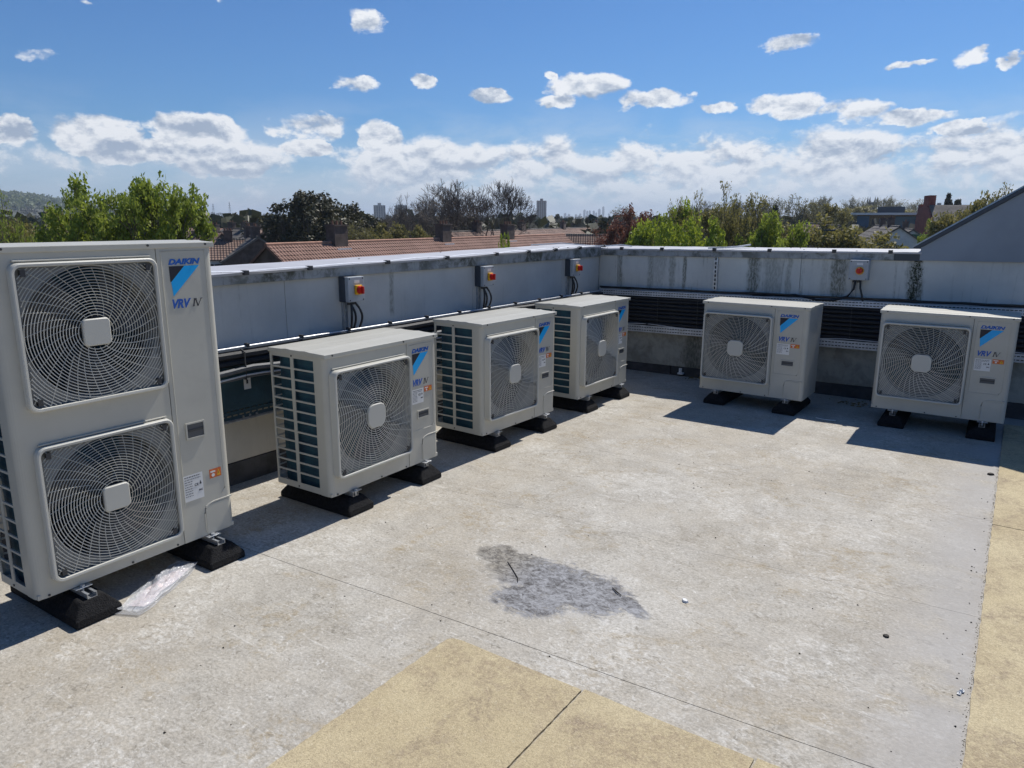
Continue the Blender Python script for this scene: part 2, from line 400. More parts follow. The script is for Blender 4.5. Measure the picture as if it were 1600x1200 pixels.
    t.put(b.inputs['Base Color'], c); b.inputs['Roughness'].default_value = rough
    b.inputs['Specular IOR Level'].default_value = 0.3
    bn = t.new('ShaderNodeBump'); bn.inputs['Strength'].default_value = 0.5; bn.inputs['Distance'].default_value = 0.006
    t.put(bn.inputs['Height'], hgt); t.l.new(bn.outputs[0], b.inputs['Normal'])
    return m
M['membrane'] = floor_mat('grey'); M['walk'] = floor_mat('yellow')


def wall_mat(name, col, horiz, streak=0.5, moss=0.0, rough=0.55, spots=(), stain=(0.065, 0.070, 0.042)):
    """painted sheet or render with run marks; spots = (s, z_top, half width, z_bottom, strength) of single stains"""
    m = bpy.data.materials.new(name); m.use_nodes = True; t = NT(m.node_tree); b = t.n['Principled BSDF']
    p = t.new('ShaderNodeNewGeometry').outputs['Position']; x, y, z = t.sep(p)
    s = y if horiz == 'y' else x
    sv = t.comb(t.math('MULTIPLY', s, 1.0), 0.0, t.math('MULTIPLY', z, 0.07))
    c = t.mix(t.ramp(t.noise(p, 1.6, 5, 0.6), 0.35, 0.65), rgba([v * 0.9 for v in col]), rgba([v * 1.07 for v in col]))
    runs = t.ramp(t.noise(sv, 26, 5, 0.7), 0.52, 0.74)
    zone = t.ramp(t.noise(t.comb(s, 0, 0), 1.3, 2, 0.5), 0.42, 0.62)
    gr = t.noise(p, 24, 7, 0.7)
    f = t.math('MULTIPLY', t.math('MULTIPLY', runs, zone), t.math('MULTIPLY', t.ramp(gr, 0.3, 0.6), streak))
    c = t.mix(f, c, rgba(stain))
    for (s0, zt, hw, zb, k) in spots:
        wob = t.math('MULTIPLY', t.math('SUBTRACT', t.noise(t.comb(s, 0, t.math('MULTIPLY', z, 0.5)), 12, 4, 0.6), 0.5), hw * 1.6)
        q = t.math('SUBTRACT', 1.0, t.math('MULTIPLY', t.math('ABSOLUTE', t.math('ADD', t.math('SUBTRACT', s, s0), wob)), 1 / hw))
        q = t.ramp(q, 0.0, 0.7)
        q = t.math('MULTIPLY', q, t.ramp(z, zb, zb + 0.25 * (zt - zb)))
        q = t.math('MULTIPLY', q, t.math('ADD', 0.35, t.math('MULTIPLY', t.ramp(t.noise(t.comb(t.math('MULTIPLY', s, 3), 0, z), 22, 6, 0.7), 0.38, 0.6), 0.65)))
        c = t.mix(t.math('MULTIPLY', q, k), c, rgba(stain))
    if moss:
        mm = t.math('MULTIPLY', t.ramp(t.noise(p, 7, 8, 0.72, 0.5), 0.40, 0.6), t.ramp(t.noise(p, 1.1, 3, 0.5), 0.40, 0.56))
        c = t.mix(t.math('MULTIPLY', mm, moss), c, (0.052, 0.056, 0.036, 1))
        m2 = t.ramp(t.noise(t.comb(t.math('MULTIPLY', s, 2.2), 0, z), 8, 7, 0.7), 0.5, 0.7)
        c = t.mix(t.math('MULTIPLY', m2, moss * 0.7), c, (0.10, 0.10, 0.075, 1))
    t.put(b.inputs['Base Color'], c); b.inputs['Roughness'].default_value = rough
    bn = t.new('ShaderNodeBump'); bn.inputs['Strength'].default_value = 0.15; bn.inputs['Distance'].default_value = 0.01
    t.put(bn.inputs['Height'], gr); t.l.new(bn.outputs[0], b.inputs['Normal'])
    return m
M['cladL'] = wall_mat('cladding_paint_left', (0.53, 0.53, 0.50), 'y', 0.3, spots=((4.10, 1.22, 0.035, 0.9, 0.55), (6.85, 1.25, 0.05, 0.9, 0.4)))
M['cladB'] = wall_mat('cladding_paint_back', (0.60, 0.605, 0.565), 'x', 0.95, spots=((-3.35, 1.3, 0.05, 0.85, .55), (-3.24, 1.3, 0.11, 0.9, .35), (-3.10, 1.3, 0.05, 0.9, .6), (-2.96, 1.3, 0.03, .9, .8), (-2.22, 1.3, 0.075, 0.85, .9), (-2.05, 1.3, 0.12, 0.85, .45), (-1.88, 1.3, 0.04, .9, .5), (-1.55, 1.3, 0.04, .9, .3), (-1.43, 1.3, 0.10, .86, .85), (-0.775, 1.36, 0.085, .80, 1.0), (-3.72, 1.3, 0.04, .9, .7)))
M['fasciaL'] = wall_mat('fascia_left', (0.34, 0.36, 0.37), 'y', 0.5, moss=0.95)
M['fasciaB'] = wall_mat('fascia_back', (0.36, 0.375, 0.38), 'x', 0.6, moss=0.8)
M['render'] = wall_mat('upstand_render', (0.50, 0.48, 0.42), 'y', 0.25, moss=0.0, rough=0.85, spots=((-2.68, .45, 0.22, 0.0, .5),), stain=(0.10, 0.095, 0.07))
M['renderB'] = wall_mat('upstand_render_back', (0.40, 0.385, 0.33), 'x', 0.25, moss=0.35, rough=0.85, spots=((-2.80, .30, 0.16, 0.0, .8),), stain=(0.07, 0.07, 0.05))
M['skirt'] = mat('dark_membrane_upstand', (0.055, 0.056, 0.06), 0.8, bump=0.3, var=0.3, vscale=6)
M['coping'] = mat('coping_sheet', (0.47, 0.465, 0.475), 0.5, metal=0.0, var=0.07, vscale=2.0, dirt=0.35, dirtcol=(0.25, 0.25, 0.26))
M['copingspot'] = mat('coping_fixing', (0.10, 0.09, 0.09), 0.7)
M['tealtray'] = mat('dark_teal_tray', (0.030, 0.072, 0.092), 0.5, var=0.2, vscale=5, bump=0.3, bscale=60)
M['gable'] = wall_mat('gable_cladding', (0.25, 0.29, 0.335), 'x', 0.05)
M['verge'] = mat('dark_verge_trim', (0.05, 0.062, 0.078), 0.5)
M['moss'] = mat('wet_moss', (0.035, 0.045, 0.02), 0.95, bump=1.0, bscale=90, var=0.6, vscale=40)

# ------------------------------------------------------------------ the building under the roof
GZ = -8.0
bb = MB(); bb.box(-4.36, 7.0, -5.0, 7.9, GZ - 1, -0.045)
blk = bb.build('office_building', mat('building_render', (0.38, 0.36, 0.33), 0.85, var=0.1)); tag(blk, 'rendered building whose flat roof carries the condensing units', 'building')
deck = MB().box(-3.99, 7.0, -5.0, 7.51, -0.043, -0.006).build('roof_deck', M['skirt'], kind='structure')
ys = [-4.9, -2.1, 2.235, 3.46, 4.72, 5.95, 7.6]
for i in range(len(ys) - 1):
    def yy(y, x): return y + 0.055 * (x + 0.3) if y not in (ys[0], ys[-1]) else y
    y0, y1 = ys[i], ys[i + 1]; g0 = .0017 if i == 2 else .0009; g1 = .0017 if i == 1 else .0009
    nx = 24; mb = MB(); xs = [-3.985 + (7.0 + 3.985) * k / nx for k in range(nx + 1)]
    rr_ = random.Random(i); rr2 = random.Random(i + 1)
    j0 = [rr_.uniform(-.006, .006) for _ in xs]; j1 = [rr2.uniform(-.006, .006) for _ in xs]
    for k in range(nx):
        a0 = yy(y0, xs[k]) + g0 + j0[k]; a1 = yy(y0, xs[k + 1]) + g0 + j0[k + 1]
        b0 = yy(y1, xs[k]) - g1 + j1[k]; b1 = yy(y1, xs[k + 1]) - g1 + j1[k + 1]
        mb.add([(xs[k], a0, 0), (xs[k + 1], a1, 0), (xs[k + 1], b1, 0), (xs[k], b0, 0)], [(0, 1, 2, 3)])
        mb.add([(xs[k], a0, 0), (xs[k + 1], a1, 0), (xs[k + 1], a1, -.005), (xs[k], a0, -.005)], [(3, 2, 1, 0)])
        mb.add([(xs[k], b0, 0), (xs[k + 1], b1, 0), (xs[k + 1], b1, -.005), (xs[k], b0, -.005)], [(0, 1, 2, 3)])
    mb.build('membrane_sheet', M['membrane'], deck, fixn=False)

walk = bpy.data.objects.new('walkway', None); C.objects.link(walk); walk['kind'] = 'structure'
def walk_tile(x0, x1, y0, y1, seed, corner=False, wavy=''):
    rr = random.Random(seed); mb = MB(); z = 0.009
    def edge(a, b, n, amp):
        out = []
        for k in range(n):
            t_ = k / n; out.append((a[0] + (b[0] - a[0]) * t_ + rr.uniform(-amp, amp), a[1] + (b[1] - a[1]) * t_ + rr.uniform(-amp, amp)))
        return out
    c = 0.05 if corner else 0.004
    P = edge((x0 + .004, y0 + .004), (x1 - .004, y0 + .004), 30, .0012) + edge((x1 - .004, y0 + .004), (x1 - .004, y1 - .004), 60, .0012) \
        + edge((x1 - .004, y1 - .004), (x0 + c, y1 - .004), 30, .0012)
    if corner: P += [(x0 + c * 0.45, y1 - .012), (x0 + c * .12, y1 - .03)]
    P += edge((x0 + .004, y1 - c), (x0 + .004, y0 + .004), 60, .0025 if 'l' in wavy else .0012)
    mb.prism(P, 'z', 0.001, z)
    return mb.build('walkway_tile', M['walk'], walk)
walk_tile(-1.72, -1.105, 0.80, 2.05, 1, True, 'l'); walk_tile(-1.105, -0.49, 0.80, 2.06, 2); walk_tile(-0.49, 0.12, 0.80, 2.07, 3)
walk_tile(-1.72, -1.105, -0.45, 0.80, 4, False, 'l'); walk_tile(-1.105, -0.49, -0.45, 0.80, 5); walk_tile(-0.49, 0.12, -0.45, 0.80, 6)
for k, (a, b) in enumerate(((2.11, 4.66), (4.66, 7.2))):
    walk_tile(0.045, 0.66, a, b, 10 + k, False, 'l'); walk_tile(0.66, 1.28, a, b, 20 + k)
# loose granules shed along the walkway edge
gm = MB(); rg = random.Random(3)
for _ in range(500):
    yv = rg.uniform(2.2, 6.2); xv = 0.046 - abs(rg.gauss(0, .006)); s = rg.uniform(.0012, .0030)
    gm.add([(xv - s, yv - s, .0005), (xv + s, yv - s * .5, .0005), (xv, yv + s, .0005), (xv, yv, .0005 + s * .8)], [(0, 1, 3), (1, 2, 3), (2, 0, 3)])
gm.build('grit', M['walk'], fixn=False, kind='stuff', label='yellow granules shed along the walkway edge', category='grit')

# ------------------------------------------------------------------ left parapet
XW = -3.98
PL = thing('parapet_wall', 'long left parapet with grey sheet cladding and mossy fascia behind the row of units', 'wall')
MB().box(-4.34, -4.0, -4.0, 7.9, -0.05, 1.30).build('masonry_core', M['renderB'], PL)
MB().box(-4.0, -3.965, -4.0, 7.49, 0.0, 0.143).build('skirting', M['skirt'], PL)
MB().box(-4.0, -3.972, -4.0, 7.49, 0.146, 0.60).build('upstand', M['render'], PL, bevel=0.003)
for (a, b) in ((-4.0, -1.0), (-1.0, 1.05), (1.05, 3.10), (3.10, 5.12), (5.12, 6.66), (6.66, 7.48)):
    MB().box(-4.0, XW, a + .0015, b - .0015, 0.86, 1.275).build('cladding_panel', M['cladL'], PL, bevel=0.0015)
def lipz(y): return 1.336 + 0.0095 * (y - 2.6)
for (a, b) in ((-4.0, -0.2), (-0.2, 2.2), (2.2, 4.10), (4.10, 5.9), (5.9, 7.47)):
    x0, x1 = -3.999, -3.955
    MB().hexa([(x0, a + .001, 1.27), (x1, a + .001, 1.27), (x1, b - .001, 1.27), (x0, b - .001, 1.27), (x0, a + .001, lipz(a) - .004), (x1, a + .001, lipz(a) - .004), (x1, b - .001, lipz(b) - .004), (x0, b - .001, lipz(b) - .004)]).build('fascia', M['fasciaL'], PL, bevel=0.0015)
rc = random.Random(5)
for (a, b) in ((-4.0, -1.2), (-1.2, 1.3), (1.3, 3.75), (3.75, 6.2), (6.2, 7.42)):
    mb = MB(); x0, x1 = -4.41, -3.944
    n = 12; top = []
    for i in range(n + 1):
        yv = a + (b - a) * i / n; w_ = rc.uniform(-.0025, .0025)
        yv = min(max(yv, a + .001), b - .001)
        top.append([(x0, yv, lipz(yv) - .05), (x0, yv, lipz(yv) + .018 + w_), (x1, yv, lipz(yv) + .001 + w_), (x1, yv, lipz(yv) - .012), (x1 - .004, yv, lipz(yv) - .012), (x1 - .004, yv, lipz(yv) - .004), (x0 + .004, yv, lipz(yv) + .012), (x0 + .004, yv, lipz(yv) - .05)])
    mb.loft(top, True, True); cs = mb.build('coping_sheet', M['coping'], PL)
    for _ in range(int((b - a) * 3.2)):
        yv = rc.uniform(a + .1, b - .1); xv = rc.choice((-4.37, -4.02, rc.uniform(-4.38, -3.98)))
        s = rc.uniform(.004, .009)
        zz = lipz(yv) + .001 + .017 * ((x1 - xv) / (x1 - x0)) + .0005
        MB().tube([(xv, yv, zz), (xv, yv, zz + .004)], s, 7).build('fixing_screw', M['copingspot'], cs)

# lightning tape along the inner edge, clipped down
LT = thing('lightning_conductor', 'bright aluminium lightning tape clipped along the inner edge of the left coping', 'conductor')
pts = []; yv = -2.0
clips = [1.2, 2.0, 2.78, 3.28, 4.02, 4.72, 5.42, 5.95, 6.45, 6.95]
prev = -2.0
mb = MB(); segs = []
for k, c_ in enumerate([-2.0] + clips + [7.30]):
    segs.append(c_)
for a, b in zip(segs, segs[1:]):
    n = 10
    lo = []
    for i in range(n + 1):
        t_ = i / n; yv = a + (b - a) * t_
        bow = sin(pi * t_); xo = -3.938 + 0.010 * bow * (1 if (int(a * 7) % 2) else -.6); zo = lipz(yv) + .008 + .012 * bow * (0.5 + (int(a * 13) % 3) / 3)
        lo.append([(xo - .012, yv, zo + .002), (xo + .012, yv, zo - .004), (xo + .0125, yv, zo - .0015), (xo - .012, yv, zo + .0045)])
    mb.loft(lo, True, True)
mb.build('tape', M['alu'], LT)
for c_ in clips:
    MB().box(-3.962, -3.918, c_ - .016, c_ + .016, lipz(c_) - .012, lipz(c_) + .016).build('tape_clip', M['clip'], LT, bevel=.002)
LT2 = thing('lightning_conductor', 'loose twisted end of aluminium tape lying on the coping corner', 'conductor')
mb = MB(); mb.tube([(-4.30, 6.55, 1.412), (-4.16, 6.95, 1.425), (-4.02, 7.35, 1.392), (-3.92, 7.55, 1.386), (-3.78, 7.62, 1.40), (-3.66, 7.66, 1.384)], .009, 4); mb.build('tape', M['alu'], LT2)
MB().box(-3.98, -3.93, 7.50, 7.55, 1.372, 1.398).build('tape_clip', M['clip'], LT2, bevel=.002)

# ------------------------------------------------------------------ back parapet (falls slightly to the left, as the roof drains)
YB = 7.5
BT = radians(-0.70)
PB = thing('parapet_wall', 'back parapet with streaked grey cladding panels behind the two end units', 'wall', (-3.98, YB, 0), rot=(0, BT, 0))
# local frame: x from 0 (corner), y 0 = wall face, z up
def xb(x): return x + 3.98
MB().box(-.4, 11, .02, .38, -0.05, 1.33).build('masonry_core', M['renderB'], PB)
MB().box(0.0, xb(-3.06), -.014, .02, -.02, 0.088).build('skirting', M['skirt'], PB)
MB().box(xb(-2.88), 10.9, -.014, .02, -.06, 0.088).build('skirting', M['skirt'], PB)
MB().box(.006, 10.9, -.008, .02, 0.09, 0.60).build('upstand', M['renderB'], PB, bevel=.003)
sc_ = MB().box(xb(-3.055), xb(-2.885), -.004, .02, -.02, 0.088).build('scupper_recess', M['dark'], PB)
MB().box(xb(-2.955), xb(-2.895), -.055, -.006, 0.012, 0.03).box(xb(-2.95), xb(-2.92), -.03, -.006, 0.03, 0.075).build('drain_bracket', M['label'], PB, bevel=.002)
for (a, b) in ((0.002, xb(-3.74)), (xb(-3.74), xb(-2.60)), (xb(-2.60), xb(-1.757)), (xb(-1.757), xb(-0.74)), (xb(-0.74), xb(2.2)), (xb(2.2), 10.9)):
    MB().box(a + .0018, b - .0018, 0, .02, 0.84, 1.287).build('cladding_panel', M['cladB'], PB, bevel=.0015)
for (a, b) in ((0.02, xb(-3.60)), (xb(-3.60), xb(-2.55)), (xb(-2.55), xb(-1.75)), (xb(-1.75), xb(-0.95)), (xb(-0.95), xb(-.74))):
    MB().box(a + .001, b - .001, -.022, .019, 1.283, 1.354).build('fascia', M['verge'] if a > 2.9 and b < 3.3 else M['fasciaB'], PB, bevel=.0015)
for (a, b) in ((-.42, xb(-2.45)), (xb(-2.45), xb(-.73))):
    mb = MB(); top = []
    n = 14
    for i in range(n + 1):
        xv = a + (b - a) * i / n; w_ = rc.uniform(-.002, .002); xv = min(max(xv, a + .001), b - .001)
        top.append([(xv, -.033, 1.344), (xv, -.033, 1.360 + w_), (xv, .42, 1.376 + w_), (xv, .42, 1.31), (xv, .416, 1.31), (xv, .416, 1.37), (xv, -.029, 1.3555), (xv, -.029, 1.344)])
    mb.loft(top, True, True); cs = mb.build('coping_sheet', M['coping'], PB)
    for _ in range(int((b - a) * 4)):
        xv = rc.uniform(a + .1, b - .1); yv = rc.choice((0.02, .36, rc.uniform(0, .38))); s = rc.uniform(.004, .010)
        zz = 1.360 + .016 * (yv + .033) / .453 + .001
        MB().tube([(xv, yv, zz), (xv, yv, zz + .004)], s, 7).build('fixing_screw', M['copingspot'], cs)
for xv in (-3.68, -3.20, -2.62, -2.06, -1.46, -0.98):
    MB().box(xb(xv) - .018, xb(xv) + .018, -.042, -.012, 1.345, 1.377).build('tape_clip', M['clip'], PB, bevel=.002)
cutt = MB().tube([(-2.70, 7.46, 1.392), (-2.55, 7.49, 1.399), (-2.44, 7.62, 1.408), (-2.37, 7.80, 1.425)], .011, 4).build('lightning_tape_end', M['alu'])
tag(cutt, 'short cut strip of bright tape lying across the back coping joint', 'conductor')
# moss growing down the panel joint
mb = MB(); rm = random.Random(9)
for _ in range(260):
    t_ = rm.random(); zz = 0.93 + t_ * .40
    cx = xb(-.735) + .03 * (t_ - .8) - .02; wd = .022 + .03 * sin(pi * min(1, (1 - t_) * 1.1)) 
    xv = cx + max(-wd, min(wd, rm.gauss(0, wd * .55))); s = rm.uniform(.003, .009)
    a_ = rm.uniform(0, 6.28)
    mb.add([(xv + s * cos(a_), -.001, zz + s * sin(a_)), (xv + s * cos(a_ + 2.1), -.001, zz + s * sin(a_ + 2.1)), (xv + s * cos(a_ + 4.2), -.001, zz + s * sin(a_ + 4.2)), (xv, -.001 - s * .3, zz)], [(0, 1, 3), (1, 2, 3), (2, 0, 3)])
mo = mb.build('moss', M['moss'], PB, kind='stuff')

# gable of the pitched roof beside the flat roof
GB = thing('gable_roof', 'plain grey clad gable with dark sloping verge rising at the right end', 'building', (-3.98, YB, 0), rot=(0, BT, 0))
S0x, S0z, SL = xb(-0.742), 1.40, 0.655
xr = xb(2.9); zr = S0z + SL * (xr - S0x)
MB().prism([(S0x, 1.288), (xb(6.6), 1.288), (xb(6.6), S0z), (xr, zr), (S0x, S0z)], 'y', -.026, 0.03).build('gable_panel', M['gable'], GB)
MB().prism([(S0x - .02, S0z - .03), (xr, zr - .02), (xb(6.6), S0z), (xb(6.6), 0.2), (S0x - .02, 0.2)], 'y', 0.385, 5.5).build('gable_wall', M['gable'], GB)
def slope_strip(d0, d1, ya, yb, m, name, ext=0.16):
    nx_, nz_ = -SL / hypot(1, SL), 1 / hypot(1, SL)
    a = (S0x - ext, S0z - SL * ext); b = (xr, zr)
    P = [(a[0] + nx_ * d0, a[1] + nz_ * d0), (b[0] + nx_ * d0, b[1] + nz_ * d0), (b[0] + nx_ * d1, b[1] + nz_ * d1), (a[0] + nx_ * d1, a[1] + nz_ * d1)]
    MB().prism(P, 'y', ya, yb).build(name, m, GB)
slope_strip(0.003, 0.030, -.045, 0.62, M['verge'], 'verge_board', 0.0)
slope_strip(0.012, 0.060, 0.62, 5.6, M['verge'], 'roof_sheet', 0.10)
slope_strip(0.060, 0.075, 0.66, 0.74, M['galv'], 'verge_capping', 0.10)

# ------------------------------------------------------------------ cable tray and pipe runs
TB = thing('cable_tray', 'perforated steel cable tray fixed along the back parapet', 'cable tray', (-3.98, YB, 0), rot=(0, BT, 0))
def perforated(mb, x0, x1, y, z0, z1, rows, pitch, along='x', t=.002):
    """strip with real slots, rows = list of (zc, slot height)"""
    def bx(a0, a1, b0, b1):
        if along == 'x': mb.box(a0, a1, y, y + t, b0, b1)
        else: mb.box(y, y + t, a0, a1, b0, b1)
    zc = z0
    for (c_, h_) in rows:
        bx(x0, x1, zc, c_ - h_ / 2)
        n = int((x1 - x0) / pitch)
        for i in range(n + 1):
            bx(x0 + i * pitch, min(x1, x0 + i * pitch + pitch * .3), c_ - h_ / 2, c_ + h_ / 2)
        zc = c_ + h_ / 2
    bx(x0, x1, zc, z1)
mb = MB(); perforated(mb, xb(-3.93), xb(1.2), -.088, 0.455, 0.528, [(0.474, .009), (0.506, .009)], .030); mb.build('perforated_lip', M['traysteel'], TB, fixn=False)
mb = MB(); perforated(mb, xb(-3.93), xb(1.2), -.088, 0.850, 0.905, [(0.866, .008), (0.892, .008)], .030); mb.build('perforated_lip', M['traysteel'], TB, fixn=False)
MB().box(xb(-3.93), xb(1.2), -.086, -.010, 0.453, 0.4555).build('tray_flange', M['traysteel'], TB)
MB().box(xb(-3.93), xb(1.2), -.086, -.010, 0.905, 0.9075).build('tray_flange', M['traysteel'], TB)
MB().box(xb(-3.93), xb(1.2), -.0095, -.0085, 0.458, 0.903).build('tray_base', M['dark'], TB)
pipes = []
zpos = [0.55, 0.592, 0.634, 0.674, 0.716, 0.756, 0.797, 0.832]
labs = ['lowest', 'second lowest', 'third from the bottom', 'fourth from the bottom', 'fourth from the top', 'third from the top', 'second from the top', 'topmost']
for i, z_ in enumerate(zpos):
    rp = random.Random(40 + i); r_ = rp.choice((.017, .020, .021))
    path = [(-3.93 + 5.2 * k / 26, YB - .058 - (.012 if k % 6 == 3 else 0) + rp.uniform(-.004, .004), z_ + .0122 * (5.2 * k / 26) + rp.uniform(-.003, .003)) for k in range(27)]
    o = MB().tube(path, r_, 8).build('insulated_pipe', M['foam'], smooth=True)
    tag(o, f'black insulated refrigerant pipe, {labs[i]} of the eight in the back tray', 'pipe', 'insulated pipes in the back tray')
for k, (z_, nm) in enumerate(((0.918, 'upper'), (0.928, 'lower'))):
    rp = random.Random(60 + k)
    path = [(-3.93 + 5.1 * j / 30, YB - .05 - .03 * k + rp.uniform(-.004, .004), z_ + .006 + .0122 * (5.1 * j / 30) + rp.uniform(-.004, .004)) for j in range(31)]
    o = MB().tube(path, .009, 6).build('power_cable', M['cable'], smooth=True)
    tag(o, 'black cable lying on the back tray, ' + ('nearer the wall' if k == 0 else 'nearer the roof'), 'cable', 'black cables along the back tray')
rp = random.Random(71)
o = MB().tube([(-3.6 + 4.6 * j / 30, YB - .083 + rp.uniform(-.002, .002), 0.535 + .0122 * (4.6 * j / 30 + .3) + .010 * sin(j * .9) + rp.uniform(-.002, .002)) for j in range(31)], .0042, 5).build('control_wire', M['whitecable'], smooth=True)
tag(o, 'thin pale control wire running under the black pipes on the back wall', 'cable')
for xv in (-3.2, -2.75, -2.35, -1.85, -1.25, -.8, -.2):
    MB().tube([(xb(xv), -.060, 0.53), (xb(xv), -.086, 0.55), (xb(xv), -.088, 0.83), (xb(xv), -.062, 0.852)], .0035, 4).build('cable_tie', M['clip'], TB)

# left wall: tray, conduit and pipes
TL = thing('cable_tray', 'dark teal steel tray on the left wall between the tall unit and the next unit', 'cable tray')
XT = -3.905
mb = MB(); perforated(mb, -3.0, 7.35, XT, 0.445, 0.80, [(0.470, .010), (0.500, .008)], .045, 'y'); mb.build('tray_face', M['tealtray'], TL, fixn=False)
MB().box(-3.962, XT, -3.0, 7.35, 0.440, 0.4445).build('tray_flange', M['galv'], TL)
MB().box(XT + .0022, XT + .010, -3.0, 7.35, 0.428, 0.440).build('tray_lip', M['galv'], TL, bevel=.001)
lab = MB().box(XT + .0025, XT + .0035, 2.685, 2.735, 0.620, 0.690).build('tray_label', M['label'], TL)
MB().box(XT + .004, XT + .0045, 2.702, 2.716, 0.655, 0.680).build('label_mark', M['ink'], lab)
for yv in (2.66, 2.71, 2.76):
    MB().tube([(XT + .002, yv, .452), (XT + .009, yv, .452)], .008, 8).build('tray_bolt', M['galv'], TL)
def run(path, r_, m, name, label, cat, n=7, group=None):
    o = MB().tube(path, r_, n).build(name, m, smooth=True); return tag(o, label, cat, group)
def straight(x, z, r_, m, name, label, cat, seed, sag=0.0, step=0.35, y0=-2.0, y1=7.34, jit=.003, group=None):
    rp = random.Random(seed); n = int((y1 - y0) / step); P = []
    for k in range(n + 1):
        yv = y0 + (y1 - y0) * k / n
        P.append((x + rp.uniform(-jit, jit), yv, z + rp.uniform(-jit, jit) - sag * abs(sin(yv * pi / 0.9))))
    return run(P, r_, m, name, label, cat, group=group)
MB().box(-3.978, -3.875, -2.5, 7.36, 0.878, 0.882).build('top_flange', M['verge'], TL)
G = 'pipes and cables along the left wall'
straight(-3.893, 0.892, .0060, M['alu'], 'conduit', 'shiny conduit along the top of the left wall tray', 'conduit', 1, step=.6, jit=.001, group=G)
straight(-3.862, 0.852, .024, M['foam'], 'insulated_pipe', 'fat black insulated pipe just under the shiny conduit on the left wall', 'pipe', 2, group=G)
straight(-3.868, 0.808, .021, M['foam'], 'insulated_pipe', 'lower black insulated pipe against the left wall tray', 'pipe', 3, group=G)
straight(-3.842, 0.770, .019, M['foamgrey'], 'insulated_pipe', 'sagging grey insulated pipe below the black ones on the left wall', 'pipe', 4, sag=.022, step=.09, jit=.0015, group=G)
straight(-3.835, 0.728, .0055, M['whitecable'], 'control_cable', 'white control cable hanging under the grey pipe on the left wall', 'cable', 5, sag=.02, step=.11, jit=.001, group=G)
straight(-3.845, 0.716, .011, M['foamgrey'], 'small_pipe', 'thin grey pipe behind the white cable on the left wall', 'pipe', 6, sag=.012, step=.11, jit=.001, group=G)
for yv in [0.2 + .42 * k for k in range(17)]:
    MB().box(-3.908, -3.872, yv - .008, yv + .008, 0.888, 0.912).build('conduit_clip', M['clip'], TL, bevel=.002)
for yv in (2.66, 3.55, 4.45, 5.35, 6.25):
    MB().tube([(-3.90, yv, .70), (-3.835, yv, .70), (-3.828, yv, .76), (-3.836, yv, .80), (-3.834, yv, .87), (-3.87, yv, .884)], .005, 5).build('cable_tie', M['clip'], TL)

# ------------------------------------------------------------------ isolator switches
def isolator(loc, rz, label, red_only=False, w_=.155, h_=.180, d_=.098):
    """local: x across the face, -y out of the wall, z up; origin at the top left on the wall"""
    t = thing('isolator_switch', label, 'switch', loc, rz, 'rotary isolator switches on the parapets')
    MB().box(0, w_, -d_ * .62, 0, -h_, 0).build('enclosure_base', M['verge'] if not red_only else M['box'], t, bevel=.004)  # left wall boxes: shade on their sides is put in as a dark base
    f = MB().box(0.001, w_ - .001, -d_, -d_ * .62 - .001, -h_ + .001, -.001).build('enclosure_cover', M['box'], t, bevel=.005)
    for (sx, sz) in ((.014, -.014), (w_ - .014, -.014), (.014, -h_ + .014), (w_ - .014, -h_ + .014)):
        MB().tube([(sx, -d_ - .002, sz), (sx, -d_ + .001, sz)], .0055, 8).build('cover_screw', M['clip'], f)
    MB().box(w_ * .38, w_ * .70, -d_ - .0012, -d_ - .0002, -.045, -.025).build('label_plate', M['label'], t)
    cx, cz = w_ * .56, -h_ * .52
    if not red_only:
        MB().box(cx - .031, cx + .031, -d_ - .022, -d_ - .0005, cz - .034, cz + .034).build('yellow_plate', M['yellow'], t, bevel=.006)
    else:
        MB().tube([(cx, -d_ - .008, cz), (cx, -d_ - .0005, cz)], .036, 20).build('yellow_plate', M['yellow'], t)
    k = MB().tube([(cx, -d_ - .046, cz), (cx, -d_ - .0225 if not red_only else -d_ - .0085, cz)], [.025, .029], 20).build('knob', M['red'], t, smooth=True)
    MB().box(cx - .006, cx + .006, -d_ - .066, -d_ - .040, cz - .026, cz + .026).build('knob_grip', M['red'], k, bevel=.003)
    for gx in (.045, .085):
        MB().tube([(gx, -d_ * .5, -h_ - .022), (gx, -d_ * .5, -h_ + .002)], .013, 8).build('cable_gland', M['clip'], t)
    # slotted channel carrying the box
    ch = MB(); ch.box(.02, .022, -.02, 0, -.40, -h_ - .003); ch.box(.058, .060, -.02, 0, -.40, -h_ - .003); 
    for q in range(5):
        ch.box(.022, .058, -.004, -.002, -h_ - .012 - q * .044 - .012, -h_ - .012 - q * .044)
    ch.build('slotted_channel', M['galv'], t)
    return t
LW = pi / 2
for (yv, lb) in ((3.565, 'grey isolator with red knob on yellow plate, on the left wall above the second unit'), (5.15, 'grey isolator box with red and yellow knob, middle of the three on the left wall'), (6.715, 'grey isolator box with red and yellow knob on the left wall nearest the corner')):
    isolator((XW + .002, yv, 1.268), LW, lb)
    G2 = 'cables dropping from the isolators'
    a = yv + .05
    for j, (o1, o2, bow) in enumerate(((0, .03, .018), (.012, .005, -.012), (.045, .085, .03))):
        P = []
        for k in range(10):
            t_ = k / 9; P.append((XW + .055 + .02 * sin(pi * t_), a + o1 + (o2 - o1) * t_ + bow * sin(pi * t_), 1.085 - .19 * t_))
        which = {3.565: 'the isolator nearest the tall unit', 5.15: 'the middle left isolator', 6.715: 'the isolator nearest the corner'}[yv]
        run(P, .0085, M['cable'], 'power_cable', f"{['thick twisted', 'straight', 'bowed outer'][j]} black cable dropping from {which}", 'cable', group=G2)
isolator((-1.318, YB - .002, 1.318), 0, 'grey isolator box with a round red knob on the streaked back wall', True, .165, .185)
